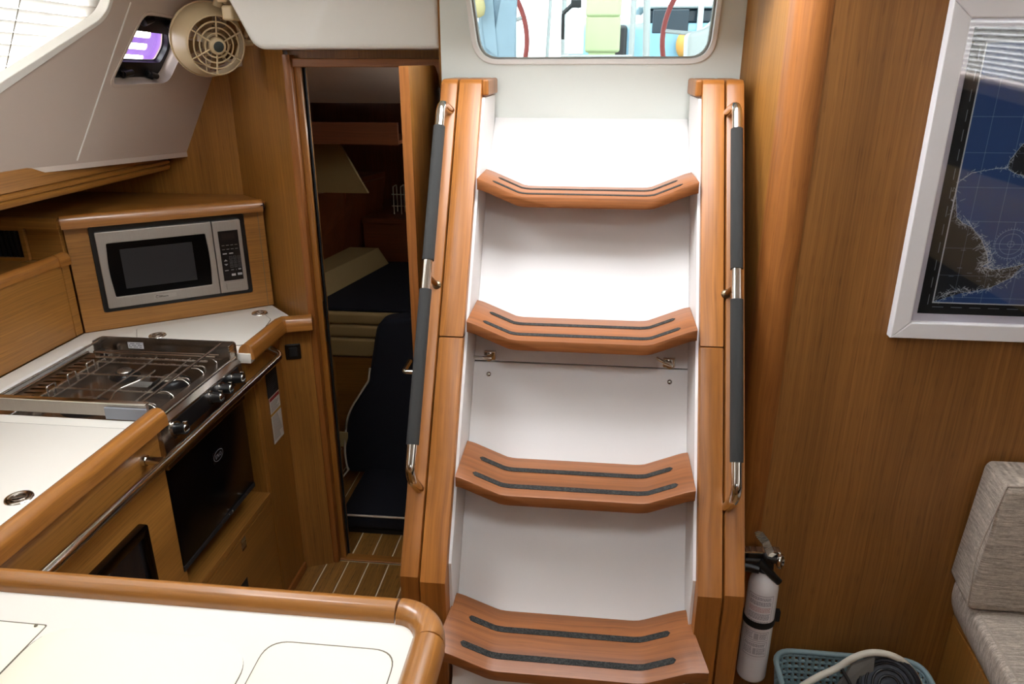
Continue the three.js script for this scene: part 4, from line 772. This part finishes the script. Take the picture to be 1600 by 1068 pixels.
    g.lineWidth = 3; g.setLineDash([40, 26]); g.strokeStyle = '#7f8894'; g.strokeRect(X(0.66), Y(1.69), X(1.174) - X(0.66), Y(1.194) - Y(1.69));
  });
  const pg = new THREE.BoxGeometry(px1 - px0, py1 - py0, 0.0006); pg.translate((px0 + px1) / 2, (py0 + py1) / 2, -1.4885); part('chart_print', pg, mat({ map: chart, roughness: 0.7 }), F, 'dark blue sea chart');
  part('pane', box(x0 + 0.03, y0 + 0.03, -1.4856, x1 - 0.03, y1 - 0.028, -1.4846, 0), M.pictureGlass, F);
}
{
  const X = thing('fire_extinguisher', 'white fire extinguisher with black head strapped to the bulkhead beside the ladder', 'fire extinguisher');
  const x = 0.4175, z = -1.461, r = 0.034, b = 0.262;
  part('tank', lathe([[0, 0], [r - 0.006, 0], [r - 0.001, 0.004], [r, 0.01], [r, 0.262], [r - 0.003, 0.280], [r - 0.011, 0.295], [0.016, 0.305], [0.014, 0.312], [0, 0.312]], [x, b, z], [0, 1, 0], 48), M.tank, X);
  const lb = canvas(256, 512, (g, w, h) => {
    g.fillStyle = '#e9e5e6'; g.fillRect(0, 0, w, h); const ln = (y, n, c, x0 = 30, x1 = 226) => { g.fillStyle = c; for (let i = 0; i < n; i++) { let q = x0; let k = i * 13 + y; while (q < x1 - 8) { k = (k * 31 + 7) % 17; g.fillRect(q, y + i * 8, Math.min(6 + k, x1 - q), 4); q += 10 + k; } } };
    g.strokeStyle = '#8b8688'; g.lineWidth = 3; g.strokeRect(14, 10, 228, 236); g.strokeRect(14, 290, 228, 66); g.strokeRect(14, 372, 228, 110);
    ln(22, 3, '#77727a'); ln(54, 4, '#6f6a74'); ln(96, 5, '#c08a86'); ln(144, 6, '#817c84'); ln(204, 4, '#77727a'); ln(300, 6, '#8a858c', 26, 100); ln(300, 6, '#8a858c', 160, 230); ln(384, 3, '#77727a'); ln(414, 7, '#8a858c', 26, 110); ln(414, 7, '#8a858c', 150, 230);
    g.fillStyle = '#b9b4b8'; g.fillRect(112, 300, 40, 48); g.fillRect(118, 416, 26, 50);
  });
  const lg = new THREE.CylinderGeometry(r + 0.0004, r + 0.0004, 0.185, 40, 1, true, -1.25, 1.9); lg.translate(x, b + 0.165, z); part('printed_label', lg, mat({ map: lb, roughness: 0.35 }), X, 'printed instruction label');
  part('strap', [lathe([[r + 0.0005, -0.008], [r + 0.0025, -0.008], [r + 0.0025, 0.008], [r + 0.0005, 0.008], [r + 0.0005, -0.008]].reverse(), [x, b + 0.172, z], [0, 1, 0], 40), box(x + r - 0.002, b + 0.160, z - 0.012, x + r + 0.014, b + 0.19, z + 0.002, 0.003)], M.rubber, X);
  part('bracket', box(x - 0.02, b + 0.03, -1.4995, x + 0.02, b + 0.32, -1.4955, 0.001), M.rubber, X);
  const q = b + 0.307;
  const hd = part('head', [lathe([[0, 0.05], [0.014, 0.05], [0.018, 0.03], [0.021, 0.0], [0, 0]].reverse(), [x - 0.004, q, z], [0, 1, 0], 24), box(x - 0.055, q + 0.004, z - 0.016, x + 0.012, q + 0.034, z + 0.018, 0.008), box(x - 0.048, q + 0.03, z - 0.010, x + 0.008, q + 0.048, z + 0.012, 0.006), cyl([x - 0.022, q + 0.028, z + 0.014], [x + 0.026, q - 0.016, z + 0.026], 0.0105, 0.008, 16), cyl([x - 0.05, q + 0.012, z + 0.012], [x - 0.02, q + 0.012, z + 0.022], 0.012, 0.010, 14)], M.black, X);
  part('gauge', [cyl([x - 0.004, q + 0.036, z + 0.010], [x + 0.026, q + 0.034, z + 0.016], 0.0085, 0.0085, 14)], M.black, hd);
  part('gauge_rim', lathe([[0, 0], [0.014, 0], [0.0165, 0.003], [0.0165, 0.009], [0.013, 0.0095], [0.012, 0.006], [0, 0.006]], [x + 0.020, q + 0.034, z + 0.016], [0.85, 0.15, 0.5], 28), M.chrome, hd);
  const bent = [[x - 0.036, q + 0.104], [x - 0.028, q + 0.098], [x - 0.012, q + 0.078], [x + 0.002, q + 0.050], [x + 0.012, q + 0.046], [x + 0.010, q + 0.030]], lw = 0.0095;
  part('lever', bent.slice(0, -1).map(([a, c], i) => { const [d, e] = bent[i + 1], w = i === 0 ? 0.004 : lw; const o = (X, Y, W, t) => [X + W * 0.8, Y + W * 0.35 + t * 0.001, z + 0.012 - W * 0.5 + t * 0.002]; return hexa([o(d, e, -lw, 0), o(d, e, lw, 0), o(d, e, lw, 1), o(d, e, -lw, 1)], [o(a, c, -w, 0), o(a, c, w, 0), o(a, c, w, 1), o(a, c, -w, 1)]); }), M.steel, hd);
  part('carry_handle', hexa([[x - 0.058, q + 0.046, z - 0.008], [x + 0.024, q + 0.050, z - 0.008], [x + 0.024, q + 0.050, z + 0.012], [x - 0.058, q + 0.046, z + 0.012]], [[x - 0.058, q + 0.050, z - 0.008], [x + 0.024, q + 0.054, z - 0.008], [x + 0.024, q + 0.054, z + 0.012], [x - 0.058, q + 0.050, z + 0.012]]), M.steel, hd);
}
// settee: wooden base, seat cushion, back cushion
{
  const B = thing('settee', 'wooden settee base at the right edge under the grey cushions', 'settee');
  part('front_board', hexa([[0.862, 0, -1.498], [0.852, 0, -0.7], [0.872, 0, -0.7], [0.882, 0, -1.498]], [[0.862, 0.435, -1.498], [0.815, 0.435, -0.7], [0.835, 0.435, -0.7], [0.882, 0.435, -1.498]]), M.veneer, B);
  part('seat_board', box(0.86, 0.436, -1.498, 1.9, 0.45, -0.4, 0.001, 'z'), M.veneer, B);
}
function cushion(prof, z0, z1, bev) { return ext(shape(prof), z0, z1, bev, 'x', 10); }
{
  const C = thing('seat_cushion', 'grey woven fabric seat cushion lying on the settee base', 'cushion', 'grey settee cushions');
  const g = cushion([[0.858, 0.452, 0.015], [0.838, 0.50, 0.03], [0.838, 0.556, 0.016], [1.88, 0.565, 0.03], [1.88, 0.452, 0.03]], -1.496, -0.42, 0.016); for (let i = 0, p = g.attributes.position; i < p.count; i++) if (p.getX(i) < 1.2) p.setX(i, p.getX(i) - 0.09 * Math.max(0, p.getZ(i) + 1.42)); wuv(g, 'z');
  part('cushion_body', g, M.fabric, C);
  part('seam_piping', tube([[0.846, 0.5555, -1.42], [0.760, 0.5555, -0.44]], 0.0024, 0, 6), M.fabric, C);
}
{
  const C = thing('back_cushion', 'grey woven fabric backrest cushion standing upright against the wood bulkhead', 'cushion', 'grey settee cushions');
  const b = [[0.825, 0.566, -1.49], [1.85, 0.57, -1.49], [1.85, 0.57, -1.372], [0.81, 0.564, -1.372]], t = [[0.842, 0.86, -1.492], [1.75, 0.87, -1.492], [1.75, 0.868, -1.392], [0.836, 0.855, -1.392]];
  // soft box: a subdivided block with pillowed faces
  const g0 = new RoundedBoxGeometry(1, 1, 1, 6, 0.06), n = g0.index ? g0.toNonIndexed() : g0, p = n.attributes.position, L3 = (a, c, f) => a.map((q, i) => q + (c[i] - q) * f);
  for (let i = 0; i < p.count; i++) {
    const u = p.getX(i) + 0.5, v = p.getY(i) + 0.5, w = p.getZ(i) + 0.5, ru = 0.5 + Math.sign(u - 0.5) * Math.pow(Math.abs(u - 0.5) * 2, 2.2) / 2;
    const uu = u < 0.5 ? 0.5 - (0.5 - u) * 1.0 : u, f = uu < 0.06 ? uu * 0.24 : uu > 0.94 ? 1 - (1 - uu) * 0.24 : 0.0144 + (uu - 0.06) * (0.9712 / 0.88);
    const lo = L3(L3(b[0], b[1], f), L3(b[3], b[2], f), w), hi = L3(L3(t[0], t[1], f), L3(t[3], t[2], f), w), q = L3(lo, hi, v);
    const bulge = Math.sin(Math.PI * v); q[0] -= (f < 0.02 ? 0.012 * bulge * Math.sin(Math.PI * Math.min(1, v * 1.3)) : 0); q[2] += w > 0.9 ? 0.008 * bulge : 0;
    p.setXYZ(i, ...q);
  }
  n.deleteAttribute('normal'); n.computeVertexNormals(); part('cushion_body', wuv(toCreasedNormals(n, 0.9), 'y'), M.fabric, C);
  part('seam_piping', tube([[0.8135, 0.572, -1.376], [0.8065, 0.70, -1.380], [0.839, 0.851, -1.3945], [0.845, 0.854, -1.40]], 0.0022, 0.03, 6), M.fabric, C);
  part('seam_piping', tube([[0.84, 0.853, -1.3955], [1.74, 0.866, -1.3955]], 0.0022, 0, 6), M.fabric, C);
}
single('settee_bolster', box(1.38, 0.86, -0.9, 1.68, 1.20, 1.6, 0.08, 'z'), mat({ color: '#b39a6e', roughness: 0.9 }), 'tan back cushion along the opposite side, seen only mirrored in the picture glass', 'cushion');
// woven plastic basket
{
  const B = thing('storage_basket', 'pale blue woven plastic basket on the floor below the picture', 'basket');
  const x0 = 0.462, x1 = 0.80, z0 = -1.47, z1 = -1.16, H = 0.335, r = 0.05;
  const loop = (k, y, d = 0) => { const s = shape(rect(x0 + k - d, -(z1 - k + d), x1 - k + d, -(z0 + k - d)), r).getPoints(6); s.pop(); return s.map((q) => [q.x, y, -q.y]); };
  const rp = (y) => 0.03 * (1 - y / H);
  part('rim', tube(loop(0, H - 0.004), 0.0065, 0, 8, true), M.basket, B);
  part('base', extY(rect(x0 + 0.03, z0 + 0.03, x1 - 0.03, z1 - 0.03), 0, 0.006, 0, 'x', 0.04), M.basket, B);
  const band = []; for (let y = 0.012; y < H - 0.012; y += 0.0155) { const lp = loop(rp(y), y); band.push(tube(lp, 0.0046, 0, 5, true)); }
  const weave = part('weave', band, M.basket, B); weave.userData.kind = 'stuff';
  const up = [], peri = loop(0, 0); let acc = 0; const P = (x, z, y) => [x + (x < (x0 + x1) / 2 ? 1 : -1) * rp(y) * (Math.abs(x - (x0 + x1) / 2) / ((x1 - x0) / 2)), y, z + (z < (z0 + z1) / 2 ? 1 : -1) * rp(y) * (Math.abs(z - (z0 + z1) / 2) / ((z1 - z0) / 2))];
  for (let i = 0; i < peri.length; i++) { const a = peri[i], c = peri[(i + 1) % peri.length], l = Math.hypot(a[0] - c[0], a[2] - c[2]); let t = (0.0155 - acc) / l; while (t < 1) { const x = a[0] + (c[0] - a[0]) * t, z = a[2] + (c[2] - a[2]) * t; up.push(tube([P(x, z, 0.003), P(x, z, H - 0.006)], 0.0048, 0, 5)); t += 0.0155 / l; } acc = (acc + l) % 0.0155; }
  const st = part('stakes', up, M.basket, B); st.userData.kind = 'stuff';
}
{
  // dark shoe with pale sole edge lying in the basket
  const S = thing('shoe', 'dark ridged shoe with a pale curved sole edge lying in the basket', 'shoe');
  part('sole_edge', tube([[0.49, 0.352, -1.335], [0.53, 0.372, -1.352], [0.572, 0.390, -1.362], [0.60, 0.418, -1.366], [0.632, 0.436, -1.368], [0.672, 0.436, -1.37], [0.71, 0.418, -1.372], [0.75, 0.372, -1.37], [0.765, 0.32, -1.36]], 0.0075, 0.05, 10), M.sole, S);
  part('ridged_upper', lathe([[0, 0.020], [0.012, 0.0195], [0.014, 0.0175], [0.026, 0.0185], [0.028, 0.0165], [0.040, 0.017], [0.042, 0.015], [0.052, 0.0145], [0.054, 0.0125], [0.062, 0.011], [0.068, 0.0], [0.05, -0.05], [0, -0.06]].reverse(), [0.676, 0.372, -1.342], [-0.2, 0.7, 0.68], 44), M.ribbed, S);
  const rn = V(-0.2, 0.7, 0.68).normalize();
  for (const [R, h] of [[0.02, 0.0185], [0.033, 0.0172], [0.046, 0.015], [0.057, 0.012]]) part('ridge', torus(V(0.676, 0.372, -1.342).addScaledVector(rn, h).toArray(), rn.toArray(), R, 0.0028, 40, 6), M.black, S);
  part('toe', new THREE.SphereGeometry(0.06, 24, 14).scale(1.35, 0.7, 0.9).translate(0.555, 0.335, -1.30), M.ribbed, S);
  part('sole_block', new THREE.SphereGeometry(0.08, 20, 12).scale(1.5, 0.9, 0.8).translate(0.64, 0.30, -1.31), M.ribbed, S);
  part('mesh_side', hexa([[0.575, 0.350, -1.345], [0.645, 0.360, -1.345], [0.645, 0.360, -1.362], [0.575, 0.350, -1.356]], [[0.60, 0.405, -1.358], [0.645, 0.430, -1.360], [0.645, 0.430, -1.367], [0.60, 0.405, -1.364]]), M.mesh, S);
  part('lace', [tube([[0.575, 0.405, -1.345], [0.59, 0.385, -1.325], [0.60, 0.365, -1.305], [0.64, 0.378, -1.30]], 0.0042, 0.01, 6), tube([[0.585, 0.375, -1.31], [0.62, 0.388, -1.32], [0.645, 0.378, -1.295], [0.61, 0.368, -1.29]], 0.0038, 0.01, 6), new THREE.SphereGeometry(0.012, 12, 8).translate(0.625, 0.382, -1.30)], M.black, S);
}

// ================================================================ COCKPIT BEYOND THE WASHBOARD
{
  const c = thing('cockpit_floor');
  part('sole', box(-0.36, 1.40, -4.35, 1.7, 1.46, -1.99, 0), M.deckWhite, c);
  part('after_deck', box(-1.9, 1.40, -6.2, 1.7, 1.46, -4.36, 0), M.deckWhite, c);
}
{
  const b = thing('cockpit_bench', 'white bench rail carrying the white bottle outside the washboard', 'bench');
  part('bench_top', box(-0.145, 1.655, -2.95, 0.108, 1.668, -2.85, 0.004), M.deckWhite, b);
  for (const x of [-0.13, 0.095]) part('leg', box(x - 0.01, 1.461, -2.91, x + 0.01, 1.655, -2.89, 0.003), M.deckWhite, b);
}
{
  const b = thing('cockpit_extinguisher', 'white extinguisher bottle with black valve outside behind the washboard glass', 'fire extinguisher');
  part('tank', lathe([[0, 0], [0.03, 0], [0.034, 0.006], [0.034, 0.12], [0.028, 0.14], [0.012, 0.155], [0, 0.155]], [-0.1, 1.669, -2.9], [0, 1, 0], 32), M.tank, b);
  part('valve', [box(-0.115, 1.824, -2.915, -0.078, 1.85, -2.885, 0.004), cyl([-0.11, 1.835, -2.9], [-0.142, 1.805, -2.895], 0.007), cyl([-0.142, 1.805, -2.895], [-0.142, 1.72, -2.895], 0.006)], M.black, b);
}
single('seat_pad', [box(-0.064, 1.677, -3.06, 0.066, 1.805, -3.02, 0.012), box(-0.064, 1.80, -3.06, 0.066, 1.95, -3.014, 0.012), box(-0.05, 1.461, -3.05, 0.05, 1.68, -3.03, 0.002)], M.pad, 'pale green folded pad standing behind the white bottle outside', 'pad');
for (const [cx, cy, l] of [[-0.84, 1.75, 'red rimmed steering wheel on the left outside behind the washboard'], [0.75, 1.762, 'red rimmed steering wheel on the right outside behind the washboard']]) {
  const w = thing('steering_wheel', l, 'steering wheel', 'steering wheels');
  part('rim', torus([cx, cy, -4.5], [0, 0.0, 1], 0.42, 0.014, 64, 10), M.red, w);
  for (let i = 0; i < 5; i++) { const a = i / 5 * 6.283 + (cx > 0 ? 3.05 : 0.3); part('spoke', tube([[cx, cy, -4.5], [cx + 0.41 * Math.cos(a), cy + 0.41 * Math.sin(a), -4.5]], 0.011, 0, 8), M.deckWhite, w); }
  part('hub', cyl([cx, cy, -4.56], [cx, cy, -4.46], 0.04), M.deckWhite, w);
  part('pedestal', box(cx - 0.06, 1.461, -4.68, cx + 0.06, cy + 0.06, -4.56, 0.02), M.deckWhite, w);
}
[[-0.256, -0.214, 0.008, 'M'], [-0.172, -0.172, 0.011], [0.131, 0.131, 0.013], [0.206, 0.171, 0.016]].forEach(([xb, xt, r], i) => {
  single('stanchion', tube([[xb, 1.461, -3.6], [xt, 2.25, -3.6]], r, 0, 10), M.deckWhite, ['thin slanting white tube left of the white bottle outside', 'upright white tube just left of the white bottle outside', 'upright white tube right of the green pad outside', 'leaning thick white tube beside the right steering wheel outside'][i], 'stanchion', 'cockpit tubes');
});
{
  const s = thing('sail_bag', 'blue grey folded canvas bag at the left edge of the washboard window', 'bag');
  part('fold', [box(-0.53, 1.50, -3.5, -0.37, 2.05, -3.4, 0.03)], M.sail, s);
  part('fold', hexa([[-0.49, 1.6, -3.39], [-0.375, 1.6, -3.39], [-0.375, 1.6, -3.42], [-0.49, 1.6, -3.42]], [[-0.42, 1.9, -3.37], [-0.36, 1.9, -3.37], [-0.36, 1.9, -3.42], [-0.42, 1.9, -3.42]]), M.sail, s);
  part('fold', hexa([[-0.49, 1.70, -3.38], [-0.44, 1.66, -3.38], [-0.44, 1.66, -3.41], [-0.49, 1.70, -3.41]], [[-0.52, 1.9, -3.37], [-0.46, 1.9, -3.37], [-0.46, 1.9, -3.41], [-0.52, 1.9, -3.41]]), M.sail, s);
}
single('fender', lathe([[0, 0], [0.02, 0.004], [0.035, 0.03], [0.04, 0.07], [0.04, 0.25], [0.03, 0.28], [0, 0.29]], [-0.505, 1.815, -3.32], [-0.35, 1, 0], 24), M.cream, 'cream fender hanging in front of the blue grey bag outside', 'fender');
{
  const s = thing('moulded_bench', 'white moulded seat back at the right edge of the washboard window', 'seat');
  part('shell', ext(shape([[0.38, 1.461], [0.9, 1.461], [0.9, 1.86, 0.05], [0.52, 1.86, 0.03], [0.45, 1.78, 0.05], [0.37, 1.76, 0.02]]), -3.75, -3.55, 0.02, 'x'), M.deckWhite, s);
}
{
  const b = thing('moored_boat', 'pale blue boat with dark cabin windows moored in the distance', 'boat');
  part('hull', box(-0.5, 0.02, -14.2, 3.2, 2.16, -12, 0.1), M.hull, b);
  part('cabin_band', box(0.6, 2.16, -13.8, 3.0, 2.36, -12.2, 0.04), M.darkWindow, b);
  part('cabin_roof', box(0.5, 2.36, -13.9, 3.1, 2.42, -12.1, 0.03), M.deckWhite, b);
  part('deck_post', box(1.36, 1.3, -12.04, 1.44, 2.42, -11.96, 0.01), M.deckWhite, b);
  part('window', box(0.72, 2.02, -12.02, 1.24, 2.34, -11.99, 0.02), M.darkWindow, b);
  part('outboard_motor', new RoundedBoxGeometry(0.32, 0.55, 0.2, 3, 0.06).translate(0.2, 1.86, -11.9), M.black, b);
  part('buoy', new THREE.SphereGeometry(0.14, 18, 12).scale(0.8, 1.3, 0.8).translate(1.18, 1.86, -11.88), M.orange, b);
}
{
  const b = thing('added_canopy', 'added grey canvas canopy out of view that shades the cockpit', 'canopy');  // unseen canopy added to keep daylight off the cockpit
  part('canopy', ext(shape([[-2.2, 3.1], [-1.2, 3.28], [0, 3.34], [1.2, 3.28], [2.2, 3.1], [2.2, 3.11], [1.2, 3.29], [0, 3.35], [-1.2, 3.29], [-2.2, 3.11]]), -6.2, -2.5, 0, 'x'), mat({ color: '#55606a', roughness: 0.9 }), b);
  for (const z of [-2.6, -4.3, -6.1]) part('hoop', tube([[-1.85, 1.461, z], [-2.1, 3.06, z], [0, 3.33, z], [2.1, 3.06, z], [1.65, 1.461, z]], 0.013, 0.2, 8), M.deckWhite, b);
}
single('harbour_water', box(-40, 0.0, -60, 40, 0.02, -6.5, 0), M.water, 'harbour water beyond the cockpit', 'water');

// ---------------------------------------------------------------- put each group's origin at the base of its thing
scene.updateMatrixWorld(true);
for (const o of autos) {
  const b = new THREE.Box3().setFromObject(o), c = V((b.min.x + b.max.x) / 2, b.min.y, (b.min.z + b.max.z) / 2);
  o.position.copy(c); for (const k of o.children) k.position.sub(c);
}
renderer.render(scene, camera);
